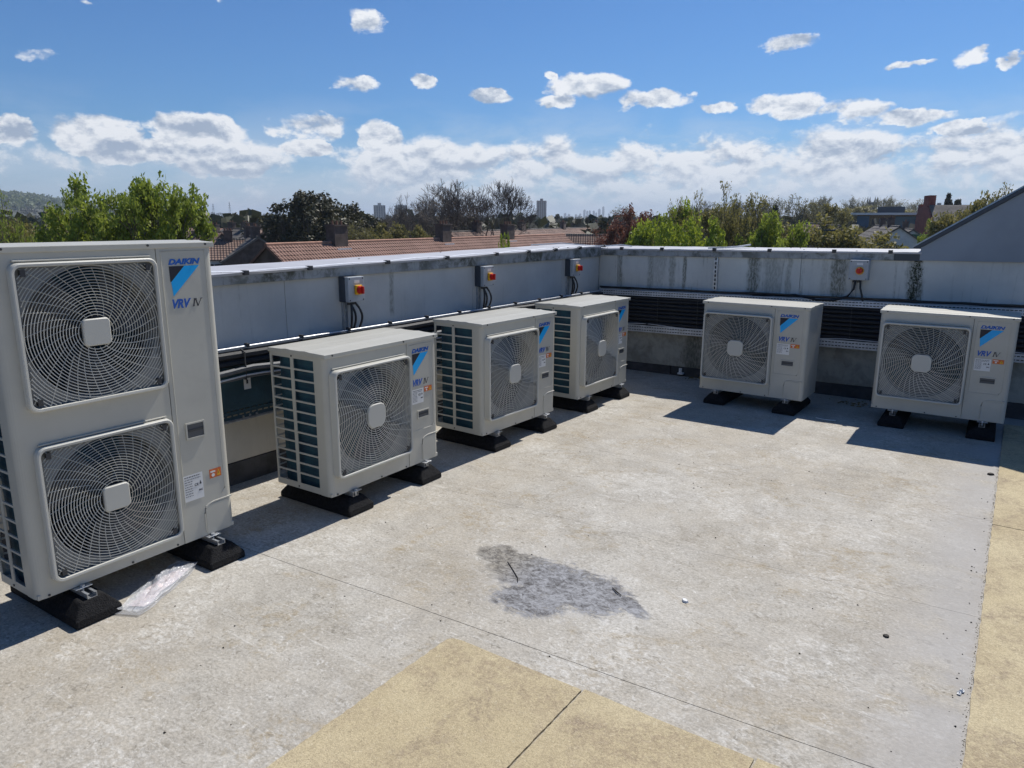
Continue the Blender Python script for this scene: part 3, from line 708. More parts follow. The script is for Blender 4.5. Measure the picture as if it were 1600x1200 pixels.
run([(-1.26, 7.44, 1.13), (-1.265, 7.43, 1.05), (-1.31, 7.42, .98), (-1.42, 7.41, .935), (-1.58, 7.41, .93), (-1.78, 7.42, .965), (-2.0, 7.43, .95), (-2.2, 7.44, .93)], .011, M['cable'], 'power_cable', 'black cable looping left from the back wall isolator over the tray', 'cable')
run([(-1.215, 7.44, 1.13), (-1.21, 7.43, 1.06), (-1.19, 7.42, 1.0), (-1.175, 7.42, .94)], .009, M['cable'], 'power_cable', 'short black cable straight down from the back wall isolator', 'cable')
# slotted post on the back wall
up = thing('slotted_strut', 'vertical slotted steel strut on the back cladding between two panels', 'strut', (-2.60, YB, 0), rot=(0, BT, 0))
mb = MB(); mb.box(-.021, -.019, -.022, -.002, .91, 1.296).box(.019, .021, -.022, -.002, .91, 1.296)
mb.box(-.019, -.008, -.022, -.020, .91, 1.296).box(.008, .019, -.022, -.020, .91, 1.296)
for q in range(9): mb.box(-.008, .008, -.022, -.020, .912 + q * .0425, .912 + q * .0425 + .016)
mb.build('channel', M['galv'], up, fixn=False)
MB().box(-.018, .018, -.0045, -.003, .912, 1.29).build('channel_back', M['verge'], up)


# ------------------------------------------------------------------ lettering
def text_mesh(s, size, bold=0.0, shear=0.0, sx=1.0, spacing=1.0, width=None):
    cu = bpy.data.curves.new('t', 'FONT'); cu.body = s; cu.size = size; cu.shear = shear; cu.offset = bold; cu.space_character = spacing
    cu.extrude = 0.0004; cu.resolution_u = 3
    ob = bpy.data.objects.new('t', cu); C.objects.link(ob); bpy.context.view_layer.update()
    me = bpy.data.meshes.new_from_object(ob); bpy.data.objects.remove(ob)
    xs = [v.co.x for v in me.vertices]
    k = (width / (max(xs) - min(xs))) if width else sx
    x0 = min(xs)
    for v in me.vertices: v.co = Vector(((v.co.x - x0) * k, -v.co.z, v.co.y))
    me.materials.clear(); return me
def text(s, name, m, x, y, z, parent, **kw):
    me = text_mesh(s, **kw); me.materials.append(m); o = link(name, me, parent); o.location = (x, y, z); return o


# ------------------------------------------------------------------ condensing units
def fan_grille(t, cx, cz, size, rmax_factor=1.36, dp=.036):
    hs = size / 2
    # bezel
    y1 = -dp; rr = .035
    L0 = rrect(cx, cz, size, size, rr, y=-.0005); L1 = rrect(cx, cz, size - .004, size - .004, rr, y=y1 + .004)
    L2 = rrect(cx, cz, size - .012, size - .012, rr, y=y1); L3 = rrect(cx, cz, size - .030, size - .030, rr - .008, y=y1 + .001)
    L4 = rrect(cx, cz, size - .036, size - .036, rr - .01, y=y1 + .010)
    fr = MB().loft([L0, L1, L2, L3, L4]).build('fan_guard', M['wire'], t, smooth=True)
    # wires
    mb = MB(); hi = hs - .017; yw = y1 + .008
    def inside(p): return abs(p[0] - cx) < hi and abs(p[1] - cz) < hi
    wr = .0021 if size < .6 else .0026
    r_ = .082 if size > .6 else .072
    while r_ < hi * 1.33:
        n = max(40, int(2 * pi * r_ / .02)); seg = []
        def flush(seg):
            if len(seg) > 1: mb.tube([(p[0], yw, p[1]) for p in seg], wr, 3, False)
        for k in range(n + 1):
            a = 2 * pi * k / n; p = (cx + r_ * cos(a), cz + r_ * sin(a))
            if inside(p): seg.append(p)
            else: flush(seg); seg = []
        flush(seg); r_ += .0118 if size < .6 else .0130
    ns = 36
    for k in range(ns):
        a0 = 2 * pi * k / ns; r0 = (.078 if size > .6 else .066) if k % 2 == 0 else .125; P = []
        for j in range(24):
            r1 = r0 + (hi * 1.35 - r0) * j / 23
            a = a0 + 0.70 * (1 - math.exp(-(r1 - .078) / .16))
            p = (cx + r1 * cos(a), cz + r1 * sin(a))
            if not inside(p): break
            P.append((p[0], yw + .0025, p[1]))
        if len(P) > 1: mb.tube(P, wr * .95, 3, False)
    wo_ = mb.build('guard_wires', M['wire'], fr, fixn=False)
    hb = MB(); s_, hr_ = (.142, .045) if size > .6 else (.112, .018)
    hb.loft([rrect(cx, cz, s_, s_, hr_, y=yw + .006), rrect(cx, cz, s_, s_, hr_, y=yw - .006), rrect(cx, cz, s_ - .008, s_ - .008, hr_ - .003, y=yw - .010)], True, True)
    hb.build('hub_cover', M['wire'], fr, smooth=True)
    for sx in (-1, 1):
        for sz in (-1, 1):
            MB().box(cx + sx * (hs - .045) - .009, cx + sx * (hs - .045) + .009, yw - .004, yw + .012, cz + sz * (hs - .04) - .013, cz + sz * (hs - .04) + .013).build('guard_clip', M['clip'], fr)
    return fr
def fan(t, cx, cz, r_, y0):
    mb = MB()
    nb = 3
    for b_ in range(nb):
        a0 = b_ * 2 * pi / nb + .35
        loops = []
        for j in range(9):
            q = .055 + (r_ - .055) * j / 8; sp = .75 + .15 * j / 8
            row = []
            for k in range(7):
                s_ = (k / 6 - .5); a = a0 + sp * s_ * 1.35 + .25 * (j / 8) ** 1.5
                row.append((cx + q * cos(a), y0 + .045 * s_ * 2 * (1 - .3 * j / 8) + .012 * sin(k / 6 * pi), cz + q * sin(a)))
            loops.append(row)
        vs = [p for l in loops for p in l]; fs = []
        for j in range(8):
            for k in range(6): fs.append((j * 7 + k, j * 7 + k + 1, (j + 1) * 7 + k + 1, (j + 1) * 7 + k))
        mb.add(vs, fs)
    o = mb.build('fan', M['fan'], t, smooth=True, fixn=False)
    MB().tube([(cx, y0 - .04, cz), (cx, y0 + .05, cz)], [.055, .065], 20).build('fan_hub', M['fan'], o, smooth=True)
    return o
def front_with_holes(mb, x0, x1, z0, z1, holes, y=0.0, depth=.075, ring=None):
    """front sheet with round openings and their rings; holes = (cx, cz, r, half) stacked in z"""
    holes = sorted(holes, key=lambda h: h[1]); zc = z0
    for (cx, cz, r_, hf) in holes:
        mb.add([(x0, y, zc), (x1, y, zc), (x1, y, cz - hf), (x0, y, cz - hf)], [(0, 1, 2, 3)])
        mb.add([(x0, y, cz - hf), (cx - hf, y, cz - hf), (cx - hf, y, cz + hf), (x0, y, cz + hf)], [(0, 1, 2, 3)])
        mb.add([(cx + hf, y, cz - hf), (x1, y, cz - hf), (x1, y, cz + hf), (cx + hf, y, cz + hf)], [(0, 1, 2, 3)])
        n = 64; ins = []; out = []; back = []
        for k in range(n):
            a = 2 * pi * k / n; c_, s_ = cos(a), sin(a); q = hf / max(abs(c_), abs(s_))
            ins.append((cx + r_ * c_, y, cz + r_ * s_)); out.append((cx + q * c_, y, cz + q * s_))
            back.append((cx + (r_ - .006) * c_, y + depth, cz + (r_ - .006) * s_))
        (ring or mb).loft([out, ins, back]); zc = cz + hf
    mb.add([(x0, y, zc), (x1, y, zc), (x1, y, z1), (x0, y, z1)], [(0, 1, 2, 3)])
def corner(mb, cx, cy, r_, a0, a1, z0, z1, n=6):
    P = [(cx + r_ * cos(a0 + (a1 - a0) * k / n), cy + r_ * sin(a0 + (a1 - a0) * k / n)) for k in range(n + 1)]
    for p, q in zip(P, P[1:]): mb.add([(p[0], p[1], z0), (q[0], q[1], z0), (q[0], q[1], z1), (p[0], p[1], z1)], [(0, 1, 2, 3)])


def make_unit(W_, H_, D_, fans, fsize, rows, xs_, logo, label, tall=False):
    t = thing('condensing_unit', label, 'air conditioner', group='outdoor condensing units')
    zt = H_ - .026; rr = .034; rz_ = .030
    # base pan
    MB().box(.004, W_ - .004, .004, D_ - .004, 0, .022).build('base_pan', M['casing'], t, bevel=.003)
    # front sheet, rounded left corner and side margin
    mb = MB(); r_open = .283 if not tall else .270
    shr = MB(); front_with_holes(mb, rr, xs_, .002, zt, [(cx, cz, r_open, fsize / 2 - .012) for (cx, cz) in fans], ring=shr)
    shr.build('fan_shroud', M['shroud_shade'], t, smooth=True, fixn=False)
    corner(mb, rr, rr, rr, -pi / 2, -pi, .002, zt)
    mb.add([(0, rr, .002), (0, .082, .002), (0, .082, zt), (0, rr, zt)], [(0, 1, 2, 3)])
    fp = mb.build('front_panel', M['casing'], t, smooth=True, fixn=False)
    # slim seam shadow gap is real: service panel stands 3 mm off
    mb = MB(); xg = xs_ + .003
    yv = -.0015
    mb.add([(xg, yv, .002), (W_ - rr, yv, .002), (W_ - rr, yv, zt), (xg, yv, zt)], [(0, 1, 2, 3)])
    mb.add([(xg, yv, .002), (xg, yv, zt), (xg, .02, zt), (xg, .02, .002)], [(0, 1, 2, 3)])
    mb.add([(W_ - rr, yv, .002), (W_ - rr, 0, .002), (W_ - rr, 0, zt), (W_ - rr, yv, zt)], [(0, 1, 2, 3)])
    corner(mb, W_ - rr, rr, rr, -pi / 2, 0, .002, zt)
    mb.add([(W_, rr, .002), (W_, D_, .002), (W_, D_, zt), (W_, rr, zt)], [(0, 1, 2, 3)])
    sp = mb.build('service_panel', M['casing'], t, smooth=True, fixn=False)
    # raised field carrying the badge
    if tall: fx0, fx1, fz0, fz1 = .678, .896, .19, H_ - .04
    else: fx0, fx1, fz0, fz1 = .676, .893, .222, H_ - .045
    def ridge(mb, pts, w2=.0028, h=.004, y=yv):
        mb.tube([(p[0], y - .0002, p[1]) for p in pts], w2, 5, True)
    mb = MB(); ridge(mb, [(fx0, fz0), (fx0, fz1), (fx1, fz1), (fx1, fz0 + .03), (fx1 - .02, fz0)] + ([] if tall else [(fx0, fz0)]), .0022)
    mb.build('panel_rib', M['casing'], sp, smooth=True)
    mb = MB()
    cz1 = .165 if tall else .172
    pc = [(.775, .02), (.775, cz1 - .05), (.782, cz1 - .022), (.800, cz1 - .006), (.83, cz1), (W_ - .012, cz1)]
    ridge(mb, pc, .0045); mb.build('pipe_cover_edge', M['casing'], sp, smooth=True)
    MB().box(W_ - .16, W_ - .035, yv - .003, yv - .0005, .006, cz1 - .008).build('pipe_cover', M['casing'], sp, bevel=.002)
    # handle
    hx, hz, hw, hh = (.722, .515, .086, .066) if tall else (.742, .303, .098, .040)
    fr = MB(); fr.box(hx - .007, hx + hw + .007, yv - .006, yv - .0005, hz - .007, hz).box(hx - .007, hx + hw + .007, yv - .006, yv - .0005, hz + hh, hz + hh + .007)
    fr.box(hx - .007, hx, yv - .006, yv - .0005, hz, hz + hh).box(hx + hw, hx + hw + .007, yv - .006, yv - .0005, hz, hz + hh)
    h_ = fr.build('handle', M['casing'], t)
    MB().box(hx, hx + hw, yv - .0015, yv - .0005, hz, hz + hh).build('handle_recess', M['inner'], h_)
    MB().box(hx + .008, hx + hw - .002, yv - .005, yv - .0018, hz + hh * .45, hz + hh * .60).build('handle_grip', M['clip'], h_)
    # top cover
    tp = MB(); n = 12
    sec = []
    def topz(v): return H_ - .004 + .004 * sin(pi * v)
    pr = []
    for k in range(n + 1):
        v = k / n; pr.append((-.006 + (D_ + .010) * v, topz(v) + (.0035 if k in (4, 8) else 0)))
    poly = [(-.006, H_ - .028)] + pr + [(D_ + .004, H_ - .028)]
    tp.prism(poly, 'x', -.006, W_ + .006)
    tc_ = tp.build('top_cover', M['casing'], t, bevel=.003)
    # screws
    scr = [(.045, .012), (.40, .012), (.80, .013), (.05, zt - .006), (.62, zt - .006), (.90, zt - .006), (.62, .012)]
    for (sx, sz) in scr:
        yy_ = -.0075 if sz > H_ - .1 else -.001
        sz2 = H_ - .013 if sz > H_ - .1 else sz
        MB().tube([(sx, yy_ - .003, sz2), (sx, yy_, sz2)], .0052, 8).build('screw', M['clip'], t)
    # coil side guard: margins, mullion and bars
    m_ = MB(); y0, y1 = .082, D_ - .004; ym = y0 + (y1 - y0) * .50
    def sd(ya, yb, za, zb, th=.004): m_.box(0, th, ya, yb, za, zb)
    z0_, z1_ = .04, zt - .022
    sd(y0 + .0005, y1, .004, z0_); sd(y0 + .0005, y1, z1_, zt)
    sd(y0 + .0005, y0 + .010, z0_, z1_); sd(y1 - .016, y1, z0_, z1_); sd(ym - .013, ym + .013, z0_, z1_)
    sgd = m_.build('side_guard', M['casing'], t)
    ph = (z1_ - z0_) / rows
    bar1 = MB().box(0.0005, .007, y0 + .010, ym - .013, -.0048, .0048).mesh('guard_bar', M['casing'])
    bar2 = MB().box(0.0005, .007, ym + .013, y1 - .016, -.0048, .0048).mesh('guard_bar', M['casing'])
    for k in range(1, rows):
        for b_ in (bar1, bar2):
            o = link('guard_bar', b_, sgd); o.location = (0, 0, z0_ + ph * k)
    for sz in (.018, zt - .010):
        MB().tube([(-.003, ym, sz), (.0, ym, sz)], .0052, 8).build('screw', M['clip'], sgd)
    # heat exchanger, L shaped
    cy = .095; ce = D_ - .085 if not tall else D_ - .10
    MB().prism([(.030, cy), (.030, ce), (.045, D_ - .035), (W_ - .28, D_ - .035), (W_ - .28, D_ - .055), (.058, D_ - .055), (.050, ce), (.050, cy)], 'z', .024, zt - .004).build('heat_exchanger', M['coil'], t)
    # inside: partition, rear guard
    MB().box(xs_ + .004, xs_ + .007, .01, D_ - .02, .024, zt - .002).build('partition', M['inner'], t)
    rg_ = MB(); rg_.box(.004, .022, D_ - .004, D_, .004, zt); rg_.box(W_ - .30, W_ - .002, D_ - .004, D_, .004, zt); rg_.box(.022, W_ - .30, D_ - .004, D_, .004, .05); rg_.box(.022, W_ - .30, D_ - .004, D_, zt - .03, zt)
    for k in range(1, rows): rg_.box(.022, W_ - .30, D_ - .004, D_, .05 + (zt - .08) * k / rows - .004, .05 + (zt - .08) * k / rows + .004)
    rg_.build('rear_guard', M['casing'], t)
    for (cx, cz) in fans:
        fan(t, cx, cz, r_open - .012, .055)
        fan_grille(t, cx, cz, fsize, dp=.030 if tall else .048)
        # motor
        MB().tube([(cx, .12, cz), (cx, .20, cz)], .055, 16).build('fan_motor', M['inner'], t, smooth=True)
        MB().box(cx - .27, cx + .24, .205, .215, cz - .035, cz + .035).build('motor_bracket', M['inner'], t)
        lp = MB(); lp.box(cx - fsize / 2 + .02, cx + fsize / 2 - .02, -.012, -.001, cz + fsize / 2 + .003, cz + fsize / 2 + .009)
        lp.build('rain_lip', M['casing'], t, bevel=.002)
    # badge
    lx, lz, lw = logo; yl = yv - .0012
    eh = lw * .90
    em = MB().prism([(lx, lz), (lx + lw * .50, lz), (lx + .004, lz - eh * .52), (lx + .001, lz - eh * .50)], 'y', yl - .0006, yl)
    em = em.build('brand_emblem', M['logoblack'], t)
    MB().prism([(lx + lw * .50, lz), (lx + lw, lz), (lx + .010, lz - eh), (lx + .004, lz - eh * .52)], 'y', yl - .0006, yl).build('emblem_band', M['blue'], em)
    th_ = lw * .155
    text('DAIKIN', 'brand_lettering', M['navy'], lx - .002, yl, lz + .008, t, size=th_ / .70, bold=.0017, shear=.28, width=lw * 1.06)
    vz = lz - eh - (.045 if tall else .060)
    text('VRV', 'model_lettering', M['letter'], lx + .001, yl, vz - .008, t, size=.038 / .70, bold=.0024, shear=.30, width=lw * .62)
    # IV with serifs
    s4 = MB(); bx_ = lx + lw * .70; hz_ = .036; k_ = .22
    def sl(a, b, w_=.0045): 
        s4.prism([(a[0] - w_ / 2, a[1]), (a[0] + w_ / 2, a[1]), (b[0] + w_ / 2, b[1]), (b[0] - w_ / 2, b[1])], 'y', yl - .0006, yl)
    z0s = vz - .008
    sl((bx_, z0s), (bx_ + k_ * hz_, z0s + hz_), .006); sl((bx_ + .022, z0s), (bx_ + .0125, z0s + hz_), .006); sl((bx_ + .022, z0s), (bx_ + .042, z0s + hz_), .003)
    for (a, zz) in ((bx_, z0s), (bx_ + k_ * hz_, z0s + hz_ - .0025), (bx_ + .0125, z0s + hz_ - .0025), (bx_ + .042, z0s + hz_ - .0025)):
        s4.box(a - .006, a + .006, yl - .0011, yl - .0007, zz, zz + .0025)
    s4.build('model_numeral', M['ink'], t)
    # rating label and warning label
    ax0, az0, aw, ah = (.678, .205, .102, .130) if tall else (.690, .398, .108, .094)
    rl = MB().box(ax0, ax0 + aw, yl - .0005, yl, az0, az0 + ah).build('rating_label', M['label'], t)
    pr_ = MB(); rl_ = random.Random(11)
    for k in range(9):
        zz = az0 + ah - .012 - k * ah / 11
        xx = ax0 + .006; lim = ax0 + aw * (.88 if k < 2 else .45)
        while xx < lim:
            w_ = rl_.uniform(.004, .013); pr_.box(xx, min(xx + w_, lim), yl - .0010, yl - .0007, zz, zz + (.0028 if k else .004)); xx += w_ + .003
    pr_.build('label_print', M['ink'], rl)
    text('CE', 'label_mark', M['ink'], ax0 + aw * .55, yl - .0011, az0 + ah * .52, rl, size=.018, bold=.0002)
    text('EAC', 'label_mark', M['ink'], ax0 + aw * .76, yl - .0011, az0 + ah * .30, rl, size=.011, bold=.0004)
    MB().prism([(ax0 + aw * .80, az0 + ah * .55), (ax0 + aw * .92, az0 + ah * .55), (ax0 + aw * .86, az0 + ah * .70)], 'y', yl - .0010, yl - .0007).build('label_mark', M['ink'], rl)
    wx, wz, ww, wh = (.818, .285, .064, .045) if tall else (.806, .462, .074, .034)
    wl = MB().box(wx, wx + ww, yl - .0005, yl, wz, wz + wh).build('warning_label', M['orange'], t)
    MB().prism([(wx + ww * .62, wz + wh * .15), (wx + ww * .94, wz + wh * .15), (wx + ww * .78, wz + wh * .85)], 'y', yl - .0010, yl - .0007).build('warning_triangle', M['yellow'], wl)
    MB().box(wx + ww * .765, wx + ww * .795, yl - .0015, yl - .0012, wz + wh * .3, wz + wh * .62).build('warning_mark', M['ink'], wl)
    pm = MB(); pm.box(wx + ww * .08, wx + ww * .5, yl - .001, yl - .0007, wz + wh * .62, wz + wh * .80); pm.tube([(wx + ww * .3, yl - .001, wz + wh * .32), (wx + ww * .3, yl - .0007, wz + wh * .32)], wh * .2, 10)
    pm.build('warning_print', M['label'], wl)
    # feet brackets under the base
    for fx in (.17, W_ - .14):
        for fy in ((-.028, .03), (D_ - .03, D_ + .028)):
            b_ = MB().box(fx - .035, fx + .035, fy[0], fy[1], -.004, -.0005).build('mounting_foot', M['galv'], t, bevel=.001)
            yc = fy[0] + .014 if fy[0] < 0 else fy[1] - .014
            MB().tube([(fx, yc, -.028), (fx, yc, .006)], .005, 8).build('foot_bolt', M['galv'], b_)
            MB().tube([(fx, yc, -.0001), (fx, yc, .007)], .0105, 6).build('foot_nut', M['galv'], b_)
    return t


ZB = 0.13
single = make_unit(.94, .823, .46, [(.335, .417)], .622, 12, .650, (.700, .718, .150), 'cream single fan condensing unit, second in the left row, next to the tall unit')
single.location = (-3.021, 2.582, ZB); single.rotation_euler = (0, 0, pi / 2 + radians(.9))
U3 = dup(single, (-3.057, 4.037, ZB), pi / 2 + radians(-2.0), 'cream single fan condensing unit, third in the left row, under the middle isolator')
U4 = dup(single, (-3.046, 5.408, ZB), pi / 2 + radians(-.7), 'cream single fan condensing unit at the far end of the left row near the corner')
U5 = dup(single, (-2.366, 6.502, ZB), radians(-.6), 'single fan condensing unit against the back wall, left of the two there')
U6 = dup(single, (-.898, 6.59, ZB + .012), radians(.9), 'single fan condensing unit at the right end of the back wall by the walkway')
tall = make_unit(.94, 1.43, .32, [(.353, 1.073), (.353, .348)], .585, 19, .655, (.712, 1.322, .150), 'tall cream condensing unit with two fans one above the other, nearest at left', True)
tall.location = (-3.125, 1.115, ZB); tall.rotation_euler = (0, 0, pi / 2 + radians(1.6))


def make_foot(label, Lf):
    t = thing('support_foot', label, 'support', group='black rubber support feet under the units')
    # local x across, y along (0 = front), z up
    h = .094
    def ring(z, w_, y0, y1): return [(-w_, y0, z), (w_, y0, z), (w_, y1, z), (-w_, y1, z)]
    MB().loft([ring(.001, .098, 0, Lf), ring(.035, .098, .003, Lf - .003), ring(h, .052, .045, Lf - .045)], True, True).build('rubber_block', M['rubber'], t, bevel=.008)
    r_ = MB(); a, b = .05, Lf - .05
    r_.box(-.0205, .0205, a, b, h + .0005, h + .003).box(-.0205, -.018, a, b, h + .003, h + .0225).box(.018, .0205, a, b, h + .003, h + .0225)
    r_.box(-.018, -.010, a, b, h + .0205, h + .0225).box(.010, .018, a, b, h + .0205, h + .0225)
    r_.build('channel_rail', M['galv'], t)
    return t
f0 = make_foot('', .62)
first = True
def place_feet(loc, rz, xs, D_, names, over=.062):
    global first
    for xv, lb in zip(xs, names):
        c_, s_ = cos(rz), sin(rz); lx, ly = xv, -over
        p = (loc[0] + lx * c_ - ly * s_, loc[1] + lx * s_ + ly * c_, 0)
        if first: o = f0; o.location = p; o.rotation_euler = (0, 0, rz); o['label'] = lb; first = False
        else: o = dup(f0, p, rz, lb)
        o.scale = (1, (D_ + 2 * over + .02) / .62, 1)
for (u, D_, nm) in ((tall, .32, 'the tall twin fan unit'), (single, .46, 'the second unit of the left row'), (U3, .46, 'the third unit of the left row'), (U4, .46, 'the last unit of the left row'), (U5, .46, 'the left unit at the back wall'), (U6, .46, 'the right unit at the back wall')):
    xs = (.17, .80) if u is not tall else (.175, .80)
    place_feet(u.location, u.rotation_euler[2], xs, D_, ('black rubber foot under the left end of ' + nm, 'black rubber foot under the right end of ' + nm), .125 if u is tall else .062 if u not in (U5, U6) else .05)

# pipes leaving the units at the back
def tail(p0, p1, p2, r_, m, lb):
    run([p0, ((p0[0] + p1[0]) / 2, (p0[1] + p1[1]) / 2, p0[2] - .03), p1, ((p1[0] + p2[0]) / 2, (p1[1] + p2[1]) / 2, (p1[2] + p2[2]) / 2), p2], r_, m, 'drop_pipe', lb, 'pipe', group='pipes joining the units to the wall trays')
tail((-1.56, 7.0, .30), (-1.55, 7.2, .30), (-1.53, 7.40, .60), .02, M['foam'], 'black insulated pipe from the side of the left back unit up to the tray')
tail((-.06, 7.08, .30), (-.05, 7.22, .30), (-.03, 7.40, .60), .02, M['foam'], 'black insulated pipe from the side of the right back unit up to the tray')
for i, (yv, nm) in enumerate(((2.0, 'tall unit'), (3.45, 'second unit'), (4.88, 'third unit'))):
    run([(-3.46, yv + .04, .22), (-3.62, yv + .09, .20), (-3.78, yv + .10, .30), (-3.84, yv + .12, .62), (-3.85, yv + .2, .76)], .02, M['foam'], 'drop_pipe', 'black insulated pipe rising behind the ' + nm + ' to the left wall tray', 'pipe', group='pipes joining the units to the wall trays')

# ------------------------------------------------------------------ litter on the roof
rb = random.Random(21)
pb = bpy.data.materials.new('clear_plastic'); pb.use_nodes = True; b = pb.node_tree.nodes['Principled BSDF']
b.inputs['Base Color'].default_value = (.85, .87, .9, 1); b.inputs['Roughness'].default_value = .12; b.inputs['Alpha'].default_value = .38; b.inputs['Specular IOR Level'].default_value = .9
tb = NT(pb.node_tree); bn = tb.new('ShaderNodeBump'); bn.inputs['Strength'].default_value = .9; bn.inputs['Distance'].default_value = .012
tb.put(bn.inputs['Height'], tb.noise(tb.new('ShaderNodeTexCoord').outputs['Object'], 38, 5, .6, 1.2)); tb.l.new(bn.outputs[0], b.inputs['Normal'])
pm_ = mat('paper_print', (.62, .54, .55), .5, var=.12, vscale=25, bump=.4, bscale=40)
pbag = thing('plastic_bag', 'clear plastic sleeve with folded papers lying between the feet of the tall unit', 'bag', (-3.07, 1.59, 0.004), radians(118))
def crumple(Lx, Ly, z, amp, seed, taper=.35):
    n, m = 26, 12; vs = []; fs = []
    for i in range(n + 1):
        for j in range(m + 1):
            u, v = i / n - .5, j / m - .5
            w_ = Ly * (1 - taper * max(0, (abs(u) - .25) * 2.2))
            h = amp * (mnoise.noise(Vector((u * 6, v * 4, seed))) + .5) + amp * .6 * mnoise.noise(Vector((u * 17, v * 12, seed)))
            dome = (1 - (2 * u) ** 2) * (1 - (2 * v) ** 2)
            vs.append((u * Lx, v * w_ + .015 * mnoise.noise(Vector((u * 4, 0, seed))), z + max(0, h * (.3 + dome))))
    for i in range(n):
        for j in range(m): a = i * (m + 1) + j; fs.append((a, a + 1, a + m + 2, a + m + 1))
    return MB().add(vs, fs)
crumple(.47, .135, .014, .030, 3.3).build('sleeve_top', pb, pbag, smooth=True, fixn=False)
crumple(.48, .14, .001, .002, 5.1).build('sleeve_back', pb, pbag, smooth=True, fixn=False)
crumple(.36, .085, .006, .012, 8.2, .1).build('folded_paper', pm_, pbag, smooth=True, fixn=False)

twigm = mat('twig_bark', (.02, .016, .012), .8)
o = MB().tube([(-1.915, 2.73, .003), (-1.84, 2.67, .003), (-1.78, 2.62, .003), (-1.755, 2.585, .003)], [.0015, .0025, .0025, .0015], 5).build('twig', twigm); tag(o, 'thin dark twig lying across the dark stain', 'twig')
o = MB().tube([(-1.365, 2.79, .004), (-1.33, 2.765, .006), (-1.30, 2.75, .004)], [.002, .0035, .002], 5).build('twig', twigm); tag(o, 'short dark twig at the right edge of the stain', 'twig')
def chip(x, y, s, m, name, label, cat, h=.35, group=None):
    n = 7; P = [(x + s * rb.uniform(.55, 1.1) * cos(2 * pi * k / n), y + s * rb.uniform(.55, 1.1) * sin(2 * pi * k / n)) for k in range(n)]
    o = MB().loft([[(p[0], p[1], .0008) for p in P], [(x + (p[0] - x) * .8, y + (p[1] - y) * .8, s * h) for p in P]], False, True).build(name, m); tag(o, label, cat, group); return o
chip(-.262, 3.078, .016, twigm, 'leaf_scrap', 'curled black scrap alone on the pale roof right of the stain', 'debris', .4)
chip(-1.046, 2.871, .018, M['label'], 'plaster_chip', 'small white chip lying right of the dark stain', 'debris', .5)
wp_ = crumple(.045, .014, .001, .006, 2.2).build('paper_scrap', M['label'], smooth=True, fixn=False); wp_.location = (.018, 2.83, .002); wp_.rotation_euler = (0, 0, 1.5); tag(wp_, 'crumpled white paper scrap beside the yellow walkway edge', 'debris')
o = MB().tube([(-1.30, 6.50, .004), (-1.22, 6.47, .006), (-1.14, 6.50, .004)], .004, 5).build('cable_offcut', M['label']); tag(o, 'white cable offcut in the shadow between the two back units', 'debris')
chip(-1.70, 1.735, .011, M['label'], 'plaster_chip', 'tiny white chip at the left edge of the near yellow mats', 'debris', .6)
chip(.005, 5.66, .022, twigm, 'leaf_scrap', 'dark scrap by the walkway near the shadow edge', 'debris', .5)
mb = MB(); rq = random.Random(31)
for _ in range(95):
    x, y = rq.uniform(-2.9, .02), rq.uniform(1.0, 5.8)
    if rq.random() < .22: x = .02 - abs(rq.gauss(0, .03)); y = rq.uniform(2.2, 5.2)
    s = rq.uniform(.002, .0065); a = rq.uniform(0, 6)
    mb.add([(x + s * cos(a), y + s * sin(a), .0005), (x + s * cos(a + 2), y + s * sin(a + 2), .0005), (x + s * cos(a + 4), y + s * sin(a + 4), .0005), (x, y, s)], [(0, 1, 3), (1, 2, 3), (2, 0, 3)])
mb.build('leaf_crumbs', twigm, kind='stuff', label='dark crumbs scattered over the roof membrane', category='debris')
leafm = mat('fallen_leaf', (.16, .12, .03), .8, var=.4, vscale=20)
mb = MB()
for (cx, cy, n_, sp_) in ((-1.12, 7.20, 46, .09), (-2.7, 7.40, 26, .06), (-3.72, 2.9, 14, .08)):
    for _ in range(n_):
        x, y = cx + rq.gauss(0, sp_), min(cy + rq.gauss(0, sp_ * .6), 7.46); s = rq.uniform(.010, .024); a = rq.uniform(0, 6); z = rq.uniform(.003, .03)
        mb.add([(x + s * cos(a), y + s * sin(a), z), (x + s * .5 * cos(a + 1.6), y + s * .5 * sin(a + 1.6), z + s * .5), (x - s * cos(a), y - s * sin(a), z), (x + s * .5 * cos(a - 1.6), y + s * .5 * sin(a - 1.6), z)], [(0, 1, 2, 3)])
mb.build('leaf_litter', leafm, kind='stuff', label='brown leaves drifted behind the back units', category='leaves', fixn=False)

# ================================================================== the town beyond
def ground_z(r, a):
    """height of the land, r metres away towards azimuth a (degrees)"""
    h = GZ
    if r > 700:
        k = min(1, (r - 700) / 3800); k = k * k * (3 - 2 * k)
        h += k * (30 + 14 * mnoise.noise(Vector((a * .09, 0, 3))) + 6 * mnoise.noise(Vector((a * .4, 0, 9))))
    d = (a + 72) / 7.5   # wooded hill at the left
    if r > 1200:
        k = min(1, (r - 1200) / 1300); h += 50 * k * k * (3 - 2 * k) * math.exp(-max(0, d) ** 4 if d > 0 else -(d / 4) ** 2)
    return h
gmb = MB(); rs = [0, 20, 60, 120, 250, 450, 700, 1000, 1400, 1900, 2500, 3200, 4200, 5500, 7000, 9000]
na = 240; vs = []; fs = []
for r_ in rs:
    for k in range(na):
        a = 360 * k / na - 180; vs.append((r_ * sin(radians(a)), r_ * cos(radians(a)), ground_z(r_, a)))
for i in range(len(rs) - 1):
    for k in range(na): fs.append((i * na + k, i * na + (k + 1) % na, (i + 1) * na + (k + 1) % na, (i + 1) * na + k))
gmb.add(vs, fs)
tm = bpy.data.materials.new('suburb_land'); tm.use_nodes = True; t = NT(tm.node_tree); b = t.n['Principled BSDF']
